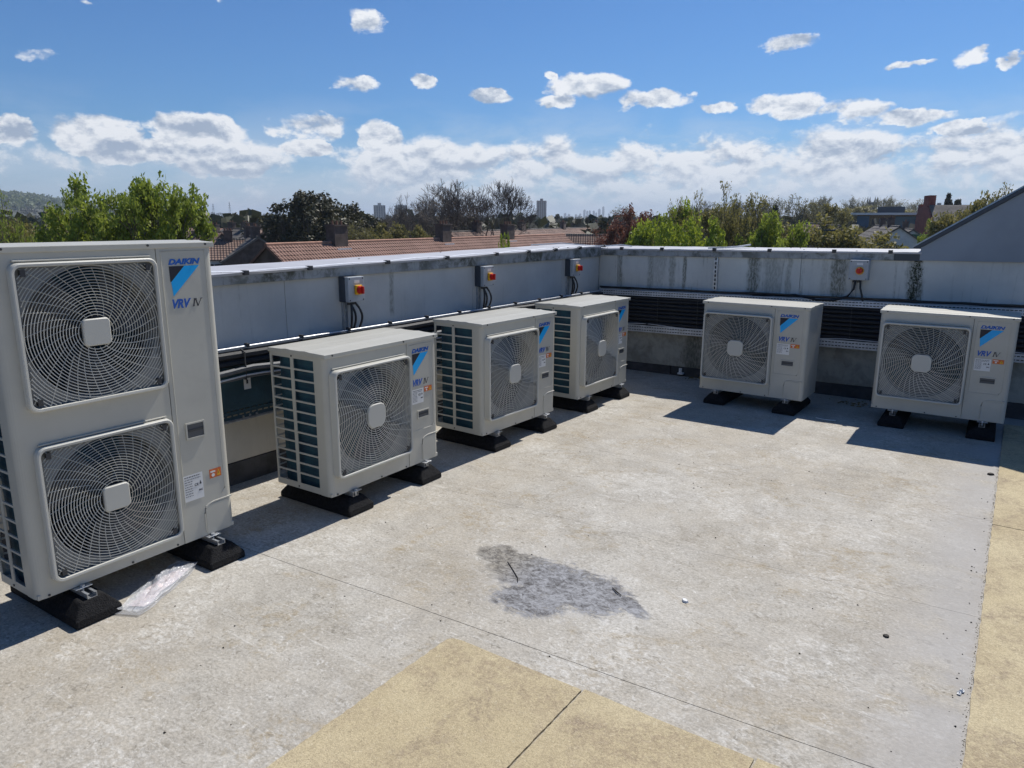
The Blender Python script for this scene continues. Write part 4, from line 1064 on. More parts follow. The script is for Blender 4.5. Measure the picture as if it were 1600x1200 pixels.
p = t.new('ShaderNodeNewGeometry').outputs['Position']
c = t.mix(t.ramp(t.noise(p, .02, 8, .7), .42, .60), (.045, .058, .026, 1), (.10, .092, .062, 1))
c = t.mix(t.ramp(t.noise(p, .09, 5, .7), .55, .66), c, (.20, .165, .14, 1)); t.put(b.inputs['Base Color'], c); b.inputs['Roughness'].default_value = .95
gmb.build('ground', tm, kind='structure', smooth=True, fixn=False)

# houses
def tile_mat(name, c1, c2, pitch=.30):
    m = bpy.data.materials.new(name); m.use_nodes = True; t = NT(m.node_tree); b = t.n['Principled BSDF']
    o = t.new('ShaderNodeTexCoord').outputs['Object']; x, y, z = t.sep(o)
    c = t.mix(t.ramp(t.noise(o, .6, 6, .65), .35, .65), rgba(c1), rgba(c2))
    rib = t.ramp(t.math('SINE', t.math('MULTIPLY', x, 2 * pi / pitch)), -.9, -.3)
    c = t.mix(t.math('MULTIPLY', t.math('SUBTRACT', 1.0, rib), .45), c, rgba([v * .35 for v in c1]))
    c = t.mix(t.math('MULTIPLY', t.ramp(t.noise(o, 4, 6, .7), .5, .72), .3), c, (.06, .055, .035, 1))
    t.put(b.inputs['Base Color'], c); b.inputs['Roughness'].default_value = .85
    bn = t.new('ShaderNodeBump'); bn.inputs['Strength'].default_value = .8; bn.inputs['Distance'].default_value = .05
    t.put(bn.inputs['Height'], t.math('SINE', t.math('MULTIPLY', x, 2 * pi / pitch))); t.l.new(bn.outputs[0], b.inputs['Normal'])
    return m
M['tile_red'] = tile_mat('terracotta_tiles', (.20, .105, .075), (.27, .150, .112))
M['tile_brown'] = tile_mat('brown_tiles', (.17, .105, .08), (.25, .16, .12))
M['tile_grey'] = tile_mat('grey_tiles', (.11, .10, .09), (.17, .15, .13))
M['brick'] = mat('stock_brick', (.115, .085, .07), .9, var=.25, vscale=1.5)
M['redbrick'] = mat('red_brick', (.26, .07, .05), .9, var=.2, vscale=1)
M['yellowbrick'] = mat('buff_brick', (.30, .22, .13), .9, var=.15)
M['whitewall'] = mat('white_render', (.62, .62, .60), .8, var=.05)
M['glass'] = mat('window_glass', (.03, .04, .05), .15)
M['winframe'] = mat('window_frame', (.65, .65, .65), .5)
M['lead'] = mat('lead_flashing', (.62, .62, .62), .5)
M['pot'] = mat('clay_pot', (.20, .10, .06), .8)
M['ridge'] = mat('ridge_tile', (.36, .19, .13), .85, var=.15, vscale=3)


def house(name, A, B, half, eave, label, cat, wall, roof, chims=(), windows=0, wrows=2, group=None, courses=9, ground=None, pots=3, hip=0.0):
    """gabled house; A, B world ends of the ridge; half = half depth; eave = z of the eaves"""
    A = Vector(A); B = Vector(B); L = (B.xy - A.xy).length; ang = atan2(B.y - A.y, B.x - A.x); zr = (A.z + B.z) / 2
    g = GZ if ground is None else ground
    t = thing(name, label, cat, (A.x, A.y, 0), ang, group)
    # facing side: local -y or +y, whichever looks at the viewer
    mid = (A + B) / 2; nrm = Vector((-sin(ang), cos(ang), 0)); s = 1 if nrm.dot(Vector((-mid.x, -mid.y, 0))) > 0 else -1
    hw = half - .25
    MB().prism([(-hw, g - 1), (hw, g - 1), (hw, eave), (0, zr - .12), (-hw, eave)], 'x', .05, L - .05).build('wall', wall, t)
    rf = MB(); ov = .12
    for sd in (-1, 1):
        n = courses if sd == s else 1
        for k in range(n):
            u0, u1 = k / n, (k + 1) / n
            y0_, y1_ = sd * half * u0, sd * half * u1; z0_, z1_ = zr - (zr - eave + .1) * u0, zr - (zr - eave + .1) * u1
            up_ = .0 if n == 1 else .05
            h0, h1 = (hip * u0, hip * u1)
            xa0, xb0, xa1, xb1 = -ov + hip * (1 - u0), L + ov - hip * (1 - u0), -ov + hip * (1 - u1), L + ov - hip * (1 - u1)
            rf.add([(xa0, y0_, z0_), (xb0, y0_, z0_), (xb1, y1_, z1_ + up_), (xa1, y1_, z1_ + up_), (xa1, y1_, z1_ - .06), (xb1, y1_, z1_ - .06)], [(0, 1, 2, 3), (3, 2, 5, 4)])
    if hip:
        for (e, sg) in ((-ov, 1), (L + ov, -1)):
            rf.add([(e, -half, eave - .1), (e, half, eave - .1), (e + sg * hip, 0, zr)], [(0, 1, 2)])
    else:
        for e in (-ov, L + ov):
            rf.add([(e, -half, eave - .28), (e, -half, eave - .08), (e, 0, zr + .02), (e, half, eave - .08), (e, half, eave - .28), (e, 0, zr - .2)], [(0, 1, 2, 5), (5, 2, 3, 4)])
    rf = rf.build('roof', roof, t, fixn=False)
    MB().tube([(hip - ov, 0, zr + .0), (L + ov - hip, 0, zr + .0)], .13, 6).build('ridge_tiles', M['ridge'] if roof is M['tile_red'] else M['tile_grey'], rf)
    for (u, w_, h_) in chims:
        x = u if u > 1.01 else u * L
        ch = MB(); ch.box(x - w_ / 2, x + w_ / 2, -.42, .42, zr - .9, zr + h_ - .12).box(x - w_ / 2 - .07, x + w_ / 2 + .07, -.49, .49, zr + h_ - .119, zr + h_)
        ch = ch.build('chimney', M['brick'], t)
        MB().box(x - w_ / 2 - .05, x + w_ / 2 + .05, s * .42 - .28, s * .42 + .28, zr - .75, zr - .42).build('flashing', M['lead'], ch)
        for q in range(pots):
            px_ = x - w_ / 2 + w_ * (q + .5) / pots
            MB().tube([(px_, 0, zr + h_ + .002), (px_, 0, zr + h_ + .30)], [.12, .09], 8).build('chimney_pot', M['pot'], ch, smooth=True)
    if windows:
        for r__ in range(wrows):
            for q in range(windows):
                x = L * (q + .5) / windows; z = eave - .45 - 1.1 - r__ * 2.7
                y = s * hw
                fr = MB().box(x - .6, x + .6, min(y, y + s * .05), max(y, y + s * .05), z, z + 1.1).build('window', M['winframe'], t)
                y2 = s * (hw + .055)
                MB().box(x - .52, x - .03, min(y2, y2 + s * .01), max(y2, y2 + s * .01), z + .08, z + 1.02).build('pane', M['glass'], fr)
                MB().box(x + .03, x + .52, min(y2, y2 + s * .01), max(y2, y2 + s * .01), z + .08, z + 1.02).build('pane', M['glass'], fr)
    return t


# near terrace with terracotta roof
A1, B1 = at_z(417, 382.5, .05), at_z(881, 366.5, .05)
L1 = (B1.xy - A1.xy).length
def frac(A, B, px, py=375):
    d = ray(px, py); dx_, dy_ = B.x - A.x, B.y - A.y
    # intersection of the sight line with the ridge line in plan
    den = d[0] * dy_ - d[1] * dx_
    k = (A.y * d[0] - A.x * d[1]) / -den if abs(den) > 1e-9 else 0
    return ((A.x + k * dx_) and k)
def fr_(A, B, px):
    d = ray(px, 375); ex, ey = B.x - A.x, B.y - A.y
    # A + k*e = m*d  ->  k
    det = ex * (-d[1]) + d[0] * ey
    return (-A.x * (-d[1]) - d[0] * A.y) / det
house('terraced_house', A1, B1, 3.6, -2.6, 'near terrace of houses with terracotta roof and brick chimneys just behind the left parapet', 'house', M['brick'], M['tile_red'],
      chims=[(fr_(A1, B1, 527), 1.45, 1.30), (fr_(A1, B1, 693), 1.45, 1.35), (fr_(A1, B1, 793), 1.7, 1.30)], courses=11)
A2, B2 = at_z(700, 362.5, .30), at_z(946, 354.6, .30)
house('terraced_house', A2, B2, 4.2, -2.4, 'second terrace with brown tiled roof and four chimneys beyond the terracotta roof', 'house', M['brick'], M['tile_brown'],
      chims=[(fr_(A2, B2, 745), 1.9, 1.2), (fr_(A2, B2, 815), 2.2, 1.3), (fr_(A2, B2, 879), 2.0, 1.3), (fr_(A2, B2, 930), 2.0, 1.5)], courses=9)
A3 = at_z(886, 366.8, -.02); B3 = A3 + (at(948, 367.5, A3.xy.length * 1.0) - A3); B3.z = A3.z
house('terraced_house', A3, B3, 3.0, -2.0, 'short cross gabled house with tiled roof at the far end of the near terrace', 'house', M['brick'], M['tile_brown'], courses=8)
# houses down at the left
A4, B4 = at(325, 375, 88), at(382, 371, 88); B4.z = A4.z
house('terraced_house', A4, B4, 4, A4.z - 1.9, 'white rendered terrace with brown roof low down left of the near terrace', 'house', M['whitewall'], M['tile_brown'], chims=[(.55, .9, 1.0)], windows=4, wrows=2)
for i, (x0, y0, x1, y1, D1, D2, hf, rf_, lb) in enumerate(((383, 368, 404, 377, 92, 84, 4, 'tile_grey', 'grey roofed house beside the white rendered terrace'), (300, 362, 345, 360, 125, 122, 4.5, 'tile_brown', 'brown roofed terrace behind the white rendered one'),
        (350, 357, 392, 359, 140, 135, 5, 'tile_grey', 'dark roofed houses higher up left of the yew'), (385, 352, 425, 351, 180, 178, 5, 'tile_brown', 'distant brown roofs left of the yew'),
        (305, 350, 350, 349, 210, 205, 5, 'tile_grey', 'distant grey roofed row behind the green tree'))):
    a_, b_ = at(x0, y0, D1), at(x1, y1, D2); b_.z = a_.z
    house('terraced_house', a_, b_, hf, a_.z - 2.5, lb, 'house', M['brick'], M[rf_], chims=[(.3, 1.2, 1.1), (.8, 1.2, 1.1)], courses=5, pots=2)
# right-hand side
a_, b_ = at(1255, 349, 120), at(1290, 352, 112); b_.z = a_.z
house('house', a_, b_, 5, a_.z - 3.6, 'brown roofed house between the green tree and the olive bush', 'house', M['brick'], M['tile_brown'], courses=8, hip=1.0)
a_, b_ = at(1284, 352, 128), at(1312, 350, 124); b_.z = a_.z
house('house', a_, b_, 4, a_.z - 2.5, 'dark roofed house with pale verge behind the olive bush', 'house', M['brick'], M['tile_grey'], courses=5)
a_, b_ = at(1368, 352, 150), at(1404, 371, 108); b_.z = a_.z - .0
house('terraced_house', a_, b_, 4.5, a_.z - 3.0, 'dark roofed terrace with white gables running towards the viewer on the right', 'house', M['whitewall'], M['tile_grey'], chims=[(.35, 1, 1.2), (.7, 1, 1.2)], windows=5, courses=6)
a_, b_ = at(1404, 356, 150), at(1426, 366, 118); b_.z = a_.z
house('shop_house', a_, b_, 3.5, a_.z - 2.2, 'pale fronted shop row right of the dark terrace', 'house', M['whitewall'], M['tile_grey'], chims=[(.5, 1, 1.1)], windows=3, courses=5)
# red brick building with stepped gable
def blockb(name, px0, px1, ytop, dist, depth, label, cat, m, winrows=0, wincols=0, win='glass', parts=None, base=None, group=None):
    a = at(px0, ytop, dist); b = at(px1, ytop, dist); L = (b.xy - a.xy).length; ang = atan2(b.y - a.y, b.x - a.x)
    t = thing(name, label, cat, (a.x, a.y, 0), ang, group); zt = a.z; zb = GZ if base is None else base
    MB().box(0, L, 0, depth, zb - 2, zt).build('wall', m, t)
    if winrows:
        wm = MB().box(0, L / wincols * .55, -.06, -.01, 0, 1.5).mesh('window', M[win])
        for r_ in range(winrows):
            for c_ in range(wincols):
                o = link('window', wm, t); o.location = (L / wincols * (c_ + .22), 0, zt - 2.4 - r_ * 3.0)
    return t, L, zt
t_, L_, z_ = blockb('modern_block', 1340, 1437, 336, 190, 14, 'low modern block with grey flat roof and buff brick wall on the right', 'building', M['yellowbrick'], 1, 9)
MB().box(-1.5, L_ + 1, -1.5, 14, z_ + .01, z_ + .5).build('roof', M['galv'], t_)
MB().box(4, L_ - 3, 2, 10, z_ + .5, z_ + 1.9).build('roof_plant', M['verge'], t_)
MB().box(-.0, L_ * .20, -.3, -.07, z_ - 4, z_ - .2).build('blue_bay', mat('blue_cladding', (.06, .14, .22), .5), t_)
MB().box(L_ * .62, L_ * .99, -.4, -.07, z_ - 3, z_ - .3).build('glazed_bay', mat('teal_glazing', (.05, .12, .15), .3), t_)
a_, b_ = at(1433, 323, 170), at(1458, 330, 160); 
t_ = thing('red_brick_house', 'tall red brick house with stepped gable and chimneys on the right', 'house', (a_.x, a_.y, 0), atan2(b_.y - a_.y, b_.x - a_.x))
L_ = (b_.xy - a_.xy).length
MB().prism([(0, GZ - 1), (L_, GZ - 1), (L_, a_.z - 3.0), (L_ * .62, a_.z), (L_ * .30, a_.z), (0, a_.z - 1.6)], 'y', 0, 9).build('wall', M['redbrick'], t_)
MB().prism([(L_ * .621, a_.z + .03), (L_ + .2, a_.z - 3.15), (L_ + .2, a_.z - 2.95), (L_ * .621, a_.z + .22)], 'y', .35, 9.2).prism([(-.2, a_.z - 1.7), (L_ * .299, a_.z + .03), (L_ * .299, a_.z + .22), (-.2, a_.z - 1.5)], 'y', .35, 9.2).prism([(L_ * .299, a_.z + .03), (L_ * .621, a_.z + .03), (L_ * .621, a_.z + .22), (L_ * .299, a_.z + .22)], 'y', 1.45, 9.2).build('roof', M['tile_grey'], t_)
MB().box(L_ * .3, L_ * .62, .2, 1.4, a_.z + .002, a_.z + 2.0).build('chimney', M['redbrick'], t_)
MB().box(-.1, L_ * .16, .2, 1.4, a_.z - 1.59, a_.z + .4).build('chimney', M['redbrick'], t_)
MB().box(L_ * .75, L_ * 1.3, .6, 8, a_.z - 8, a_.z - 3.4).build('rear_wing', M['brick'], t_)
blockb('dark_office', 1458, 1500, 331, 210, 12, 'dark brick office block beneath the tall cedar', 'building', M['brick'], 2, 6)
# church tower with pinnacles
a_ = at(1361, 316, 420); t_ = thing('church_tower', 'grey church tower with corner pinnacles behind the low modern block', 'church', (a_.x, a_.y, 0), radians(-8))
stone = mat('church_stone', (.14, .14, .13), .9, var=.2)
MB().box(-1.9, 1.9, 0, 3.8, GZ - 1, a_.z).build('tower', stone, t_)
for sx in (-1.75, 1.75):
    for sy in (.2, 3.6):
        MB().tube([(sx, sy, a_.z + .01), (sx, sy, a_.z + 1.0), (sx, sy, a_.z + 2.9)], [.35, .32, .03], 6).build('pinnacle', stone, t_)
MB().box(1.95, 12, .3, 3.5, GZ, a_.z - 5).build('nave', stone, t_)
# tower blocks
def tower(px0, px1, ytop, dist, label, m, m2, plant=True):
    t, L, zt = blockb('tower_block', px0, px1, ytop, dist, (px1 - px0) / FPX * dist * .8, label, 'tower block', m, base=-6, group='tower blocks')
    n = 5
    for k in range(n):
        MB().box(L * (k + .28) / n, L * (k + .72) / n, -.6, -.05, 0, zt - 1.2).build('window_bay', m2, t)
    rows = int((zt - 4) / 2.9)
    bm_ = MB().box(0, L, -.9, -.62, 0, .5).mesh('floor_band', m)
    for k in range(rows):
        o = link('floor_band', bm_, t); o.location = (0, 0, zt - 2.9 * (k + 1))
    if plant: MB().box(L * .35, L * .65, L * .2, L * .5, zt + .01, zt + 4.2).build('plant_room', m, t)
    return t
towerbrick = mat('tower_brick', (.17, .105, .09), .85, var=.1); towerwin = mat('tower_windows', (.10, .10, .115), .4)
tower(838.5, 854, 313.5, 1500, 'tall brown brick tower block standing alone near the centre of the skyline', towerbrick, mat('tower_window_pale', (.27, .25, .25), .5))
palec = mat('tower_concrete', (.38, .36, .33), .8, var=.1)
tower(583.5, 602, 320.5, 1400, 'pale tower block with rooftop plant, left of the bare trees', palec, towerwin)
tower(617.5, 636, 320.5, 1500, 'buff tower block half hidden by bare branches', palec, towerwin, False)
skyb = mat('skyline_glass', (.10, .13, .16), .4)
sk = [(881, 885, 333.5), (887, 891, 335), (898, 902, 335.5), (911.5, 915, 328), (916, 919, 330), (920, 923, 329.5), (926, 929.5, 330), (934.5, 938.5, 327), (941, 944.5, 323.4), (950, 953, 334), (960, 966, 332), (905, 908, 334), (973, 976, 335), (930, 933, 333)]
for i, (x0, x1, yt) in enumerate(sk):
    t, L, zt = blockb('skyscraper', x0, x1, yt, 6200, 18, ['low', 'slim', 'broad', 'stepped', 'boxy'][i % 5] + ' hazy skyscraper in the far city cluster, number ' + str(i + 1) + ' from the left', 'skyscraper', skyb, base=20, group='skyscrapers on the horizon')
    MB().box(L * .3, L * .7, 3, 12, zt + .01, zt + 5).build('roof_plant', skyb, t)
t, L, zt = blockb('office_tower', 1464.5, 1471, 317, 900, 8, 'small pale tower left of the cedar tree', 'tower block', palec, 5, 3)
# fix skyscraper labels so that each says where it stands
order = sorted([o for o in C.objects if o.get('category') == 'skyscraper'], key=lambda o: atan2(o.location.x, o.location.y))
nth = ['leftmost', 'second', 'third', 'fourth', 'fifth', 'sixth', 'seventh', 'eighth', 'ninth', 'tenth', 'eleventh', 'twelfth', 'thirteenth', 'rightmost']
for o, n_ in zip(order, nth):
    o['label'] = ('tallest slim ' if abs(degrees(atan2(o.location.x, o.location.y)) - degrees(atan2(*ray(942.7, 335)[:2]))) < .12 else '') + n_ + ' hazy blue skyscraper of the far city cluster right of the brick tower'
# far warehouse, pylons
t, L, zt = blockb('warehouse', 379, 417, 337.5, 900, 30, 'long white warehouse roof in the distance left of the yew', 'warehouse', M['whitewall'], base=-8)
for i, (px, yt, h_) in enumerate(((332.5, 318, 1), (358, 315, 1))):
    a_ = at(px, yt, 2600); t_ = thing('pylon', ('left' if i == 0 else 'right') + ' electricity pylon on the far ridge left of the yew', 'pylon', (a_.x, a_.y, 0), 1, 'pylons on the ridge')
    mb = MB(); zb = ground_z(2600, degrees(atan2(a_.x, a_.y)))
    for s_ in (-1, 1): mb.tube([(s_ * 4, 0, zb), (s_ * 1.2, 0, zb + (a_.z - zb) * .6), (0, 0, a_.z)], .7, 4)
    mb.build('lattice', M['verge'], t_)
    for k in (.62, .76, .9): MB().box(-6 * (1.4 - k), 6 * (1.4 - k), -.4, .4, zb + (a_.z - zb) * k, zb + (a_.z - zb) * k + .8).build('cross_arm', M['verge'], t_)
# street lamp
a_ = at(1288, 361, 60); t_ = thing('street_lamp', 'dark street lamp standing beside the olive bush on the right', 'street lamp', (a_.x, a_.y, 0), 0)
MB().tube([(0, 0, GZ), (0, 0, a_.z)], [.09, .06], 6).build('pole', M['verge'], t_)
MB().box(-.05, .75, -.08, .08, a_.z + .001, a_.z + .12).build('lamp_head', M['verge'], t_)
# vans and cars at the far right
def car(px, py, dist, label, col, L=4.3, H=1.5, rz=.6):
    a = at(px, py, dist); t = thing('parked_car', label, 'car', (a.x, a.y, a.z - H), rz, 'cars in the street at the far right')
    m_ = mat('car_paint', col, .3)
    MB().prism([(0, .3), (L, .3), (L, .8), (L * .82, .95), (L * .68, H), (L * .25, H), (L * .06, .95), (0, .85)], 'y', -.85, .85).build('body', m_, t, bevel=.05)
    for s_ in (-.87, .86): MB().prism([(L * .30, .95), (L * .74, .95), (L * .65, H - .1), (L * .32, H - .1)], 'y', s_, s_ + .01).build('window', M['glass'], t)
    for wx in (.2, .8):
        for s_ in (-.8, .62): MB().tube([(L * wx, s_, .32), (L * wx, s_ + .18, .32)], .32, 12).build('wheel', M['rubber'], t)
    return t
car(1480, 358, 95, 'white van at the far right below the dark sloping verge', (.7, .7, .7), 5.2, 2.1)
car(1462, 362, 92, 'red car beside the white van at the far right', (.4, .04, .03))
car(1452, 366, 88, 'dark blue car in front of the red one at the far right', (.02, .03, .06))
sm = thing('shop_sign', 'green fascia sign of a distant shop on the right', 'sign', tuple(at(1424, 371, 116).xy) + (0,), -.3)
zz_ = at(1424, 371, 116).z
MB().box(0, 4.4, 0, .3, zz_ - .45, zz_ + .45).build('sign_board', mat('sign_green', (.01, .12, .07), .5), sm)
MB().box(.1, .3, .05, .25, GZ, zz_ - .46).box(4.1, 4.3, .05, .25, GZ, zz_ - .46).build('sign_posts', M['verge'], sm)

# ------------------------------------------------------------------ trees
def leaf_mat(name, c1, c2, trans=.25):
    m = bpy.data.materials.new(name); m.use_nodes = True; t = NT(m.node_tree); b = t.n['Principled BSDF']
    o = t.new('ShaderNodeNewGeometry')
    f = t.ramp(t.noise(o.outputs['Position'], .8, 5, .65), .35, .65)
    c = t.mix(f, rgba(c1), rgba(c2)); isl = t.math('MULTIPLY', o.outputs['Random Per Island'], .55)
    c = t.mix(isl, c, rgba([v * 1.45 for v in c2]))
    t.put(b.inputs['Base Color'], c); b.inputs['Roughness'].default_value = .6
    tr = t.new('ShaderNodeBsdfTranslucent'); t.put(tr.inputs['Color'], c)
    mx = t.new('ShaderNodeMixShader'); mx.inputs[0].default_value = trans
    t.l.new(b.outputs[0], mx.inputs[1]); t.l.new(tr.outputs[0], mx.inputs[2])
    out = [n for n in t.n if n.type == 'OUTPUT_MATERIAL'][0]; t.l.new(mx.outputs[0], out.inputs['Surface'])
    return m
LM = {'fresh': leaf_mat('fresh_leaves', (.18, .225, .030), (.27, .325, .050), .5), 'lime': leaf_mat('lime_leaves', (.20, .25, .025), (.32, .38, .045), .4),
      'olive': leaf_mat('olive_leaves', (.15, .14, .042), (.23, .205, .065), .4), 'dark': leaf_mat('dark_leaves', (.035, .040, .017), (.075, .068, .028), .15),
      'rust': leaf_mat('copper_leaves', (.15, .055, .04), (.24, .11, .07), .3), 'greygreen': leaf_mat('pale_buds', (.14, .145, .075), (.20, .19, .115), .4)}
M['bark'] = mat('bark', (.11, .09, .075), .9, var=.2, vscale=3)
M['palebark'] = mat('pale_bark', (.17, .145, .12), .9, var=.2, vscale=3)


def branches(mb, p, d, L, r_, depth, rnd, tips, spread=.5, minr=.02, upb=.12, sides=4, env=None):
    n = 3; pts = [p]; q = p.copy(); dd = d.copy()
    for i in range(n):
        dd = (dd + Vector((rnd.gauss(0, .10), rnd.gauss(0, .10), rnd.gauss(0, .06) + upb * .4))).normalized()
        q = q + dd * (L / n); pts.append(q.copy())
    rad = [max(minr, r_ * (1 - .4 * i / n)) for i in range(n + 1)]
    mb.tube(pts, rad, sides if depth > 2 else 3, False)
    tips.append((q.copy(), depth))
    if env and (hypot(q.x, q.y) / env[0]) ** 2 + ((q.z - env[1]) / env[2]) ** 2 > 1: return
    if depth <= 0: return
    k = rnd.choice((2, 3, 3)) if depth > 1 else rnd.choice((2, 3, 4))
    for j in range(k):
        a = rnd.uniform(0, 2 * pi); perp = dd.orthogonal().normalized(); perp.rotate(Matrix.Rotation(a, 3, dd))
        nd = (dd + perp * rnd.uniform(spread * .5, spread * 1.3) + Vector((0, 0, upb))).normalized()
        s0 = pts[rnd.choice((2, 3, 3))]
        branches(mb, s0, nd, L * rnd.uniform(.62, .85), rad[-1] * .72, depth - 1, rnd, tips, spread, minr, upb, sides, env)


def leaf_cloud(centres, n_each, rad, size, rnd, flat=.8):
    k = len(centres) * n_each
    rs_ = np.random.RandomState(rnd.randint(0, 99999))
    c_ = np.repeat(np.array(centres), n_each, axis=0)
    v_ = rs_.normal(size=(k, 3)); v_ /= np.linalg.norm(v_, axis=1)[:, None]
    c_ = c_ + v_ * (rs_.random_sample((k, 1)) ** .5) * rad * np.array([1, 1, flat])
    a = rs_.normal(size=(k, 3)); a /= np.linalg.norm(a, axis=1)[:, None]
    b = np.cross(a, rs_.normal(size=(k, 3))); b /= np.linalg.norm(b, axis=1)[:, None]
    s = size * rs_.uniform(.6, 1.3, (k, 1))
    V = np.stack([c_ - a * s, c_ + b * s * .55, c_ + a * s, c_ - b * s * .55], 1).reshape(-1, 3)
    F = np.arange(k * 4).reshape(-1, 4)
    return V, F
def mesh_np(name, V, F, m):
    me = bpy.data.meshes.new(name); nv, nf = len(V), len(F); kk = F.shape[1]
    me.vertices.add(nv); me.vertices.foreach_set('co', V.astype(np.float32).ravel())
    me.loops.add(nf * kk); me.loops.foreach_set('vertex_index', F.astype(np.int32).ravel())
    me.polygons.add(nf); me.polygons.foreach_set('loop_start', np.arange(0, nf * kk, kk, dtype=np.int32))
    me.update(calc_edges=True); me.materials.append(m); return me


cache = {}
def tree_meshes(kind, seed):
    key = (kind, seed)
    if key in cache: return cache[key]
    rnd = random.Random(seed * 101 + 7); mb = MB(); tips = []
    # unit tree: height about 1, crown width about 1
    if kind == 'bare':
        mb.tube([(0, 0, 0), (0.01, 0, .12), (0, .01, .26)], [.030, .024, .020], 6, False)
        for j in range(7):
            a = j * 2 * pi / 7 + rnd.uniform(-.4, .4); tl = rnd.uniform(.25, 1.1)
            branches(mb, Vector((0, .0, rnd.uniform(.16, .27))), Vector((cos(a) * tl, sin(a) * tl, 1)).normalized(), .225, .014, 6, rnd, tips, .62, .0013, .07, 4, (.44, .60, .36))
        crown = None
    elif kind == 'conifer':
        mb.tube([(0, 0, 0), (0, 0, .95)], [.03, .004], 6, False); cs = []
        for j in range(230):
            z = rnd.uniform(.12, 1) ; w_ = .30 * (1 - z) ** .75 + .02; a = rnd.uniform(0, 6.28); q = w_ * rnd.uniform(.3, 1) ** .6
            cs.append((q * cos(a), q * sin(a), z - q * .15))
        V, F = leaf_cloud(cs, 22, .045, .022, rnd, .6); crown = (V, F)
    elif kind in ('yew', 'bush'):
        cs = []
        for j in range(8):
            a = rnd.uniform(0, 6.28); mb.tube([(0, 0, 0), (.12 * cos(a), .12 * sin(a), .4), (.2 * cos(a), .2 * sin(a), rnd.uniform(.7, .98))], [.03, .015, .004], 5, False)
        for j in range(480):
            a = rnd.uniform(0, 6.28); u = rnd.random(); z = .06 + .9 * u; w_ = .5 * sqrt(max(0.0, 1 - max(0.0, (u - .35) / .68) ** 2.2)) * (.75 + .25 * min(1, u / .3))
            q = w_ * rnd.uniform(.25, 1) ** .5; lob = 1 + .22 * sin(a * 3 + seed) + .12 * sin(a * 5 + 2 * seed)
            zz = z * (1 + .10 * sin(a * 2 + seed) * u)
            cs.append((q * lob * cos(a), q * lob * sin(a), zz))
        n_ = 40 if kind == 'yew' else 26
        V, F = leaf_cloud(cs, n_, .055, .019, rnd, 1.3 if kind == 'yew' else .9); crown = (V, F)
        if kind == 'yew':
            for j in range(60):
                a = rnd.uniform(0, 6.28); q = rnd.uniform(0, .42); h = (.93 - q * q * 1.6)
                mb.tube([(q * cos(a), q * sin(a), h - .12), (q * 1.06 * cos(a), q * 1.06 * sin(a), h + rnd.uniform(.02, .13))], [.004, .0012], 3, False)
    else:  # leafy
        mb.tube([(0, 0, 0), (0.01, 0, .14), (0, .01, .30)], [.032, .026, .021], 6, False)
        for j in range(5):
            a = j * 2 * pi / 5 + rnd.uniform(-.5, .5); tl = rnd.uniform(.2, .95)
            branches(mb, Vector((0, 0, rnd.uniform(.18, .29))), Vector((cos(a) * tl, sin(a) * tl, 1)).normalized(), .215, .014, 4, rnd, tips, .62, .0016, .08, 4, (.46, .60, .36))
        cs = [tuple(p) for p, d in tips if d <= 1]
        rnd.shuffle(cs); 
        if kind == 'leafy': V, F = leaf_cloud(cs[:360], 24, .040, .0120, rnd, .9)
        elif kind == 'budding': V, F = leaf_cloud(cs[:600], 9, .034, .009, rnd, .9)
        elif kind == 'dense': V, F = leaf_cloud(cs[:700], 26, .062, .0165, rnd, .9)
        crown = (V, F)
    wm = mb.mesh('trunk', M['bark'], fixn=False)
    co = np.array([v.co[:] for v in wm.vertices]); top = co[:, 2].max(); wd = np.percentile(np.abs(co[:, :2]), 98) * 2
    if crown is not None: top = max(top * .0 + np.percentile(crown[0][:, 2], 99.7), 0.1); wd = np.percentile(np.abs(crown[0][:, :2]), 92) * 2
    cache[key] = (wm, crown, top, wd); return cache[key]
cmesh = {}
def tree(kind, seed, px, ytop, dist, wpx, leaf, label, base=None, group=None, name=None, bark='bark', cat='tree'):
    wm, crown, top, wd = tree_meshes(kind, seed)
    P = at(px, ytop, dist); g = GZ if base is None else base
    if dist > 700: g = ground_z(dist, degrees(atan2(P.x, P.y)))
    H = P.z - g; Wd = wpx / FPX * dist * 1.02
    t = thing(name or {'bare': 'bare_tree', 'conifer': 'cedar_tree', 'yew': 'yew_tree', 'bush': 'bush'}.get(kind, 'tree'), label, cat, (P.x, P.y, g), 0, group)
    sc = Vector((Wd / wd, Wd / wd, H / top))
    rz = (seed * 1.7 + px * .13) % 6.28
    key = (kind, seed, bark)
    if key not in cmesh:
        m2 = wm.copy(); m2.materials.clear(); m2.materials.append(M[bark]); cmesh[key] = m2
    o = link('trunk', cmesh[key], t); o.scale = sc; o.rotation_euler = (0, 0, rz)
    if crown is not None:
        key = (kind, seed, leaf)
        if key not in cmesh: cmesh[key] = mesh_np('crown', crown[0], crown[1], LM[leaf])
        o = link('crown', cmesh[key], t); o.scale = sc; o.rotation_euler = (0, 0, rz)
    return t

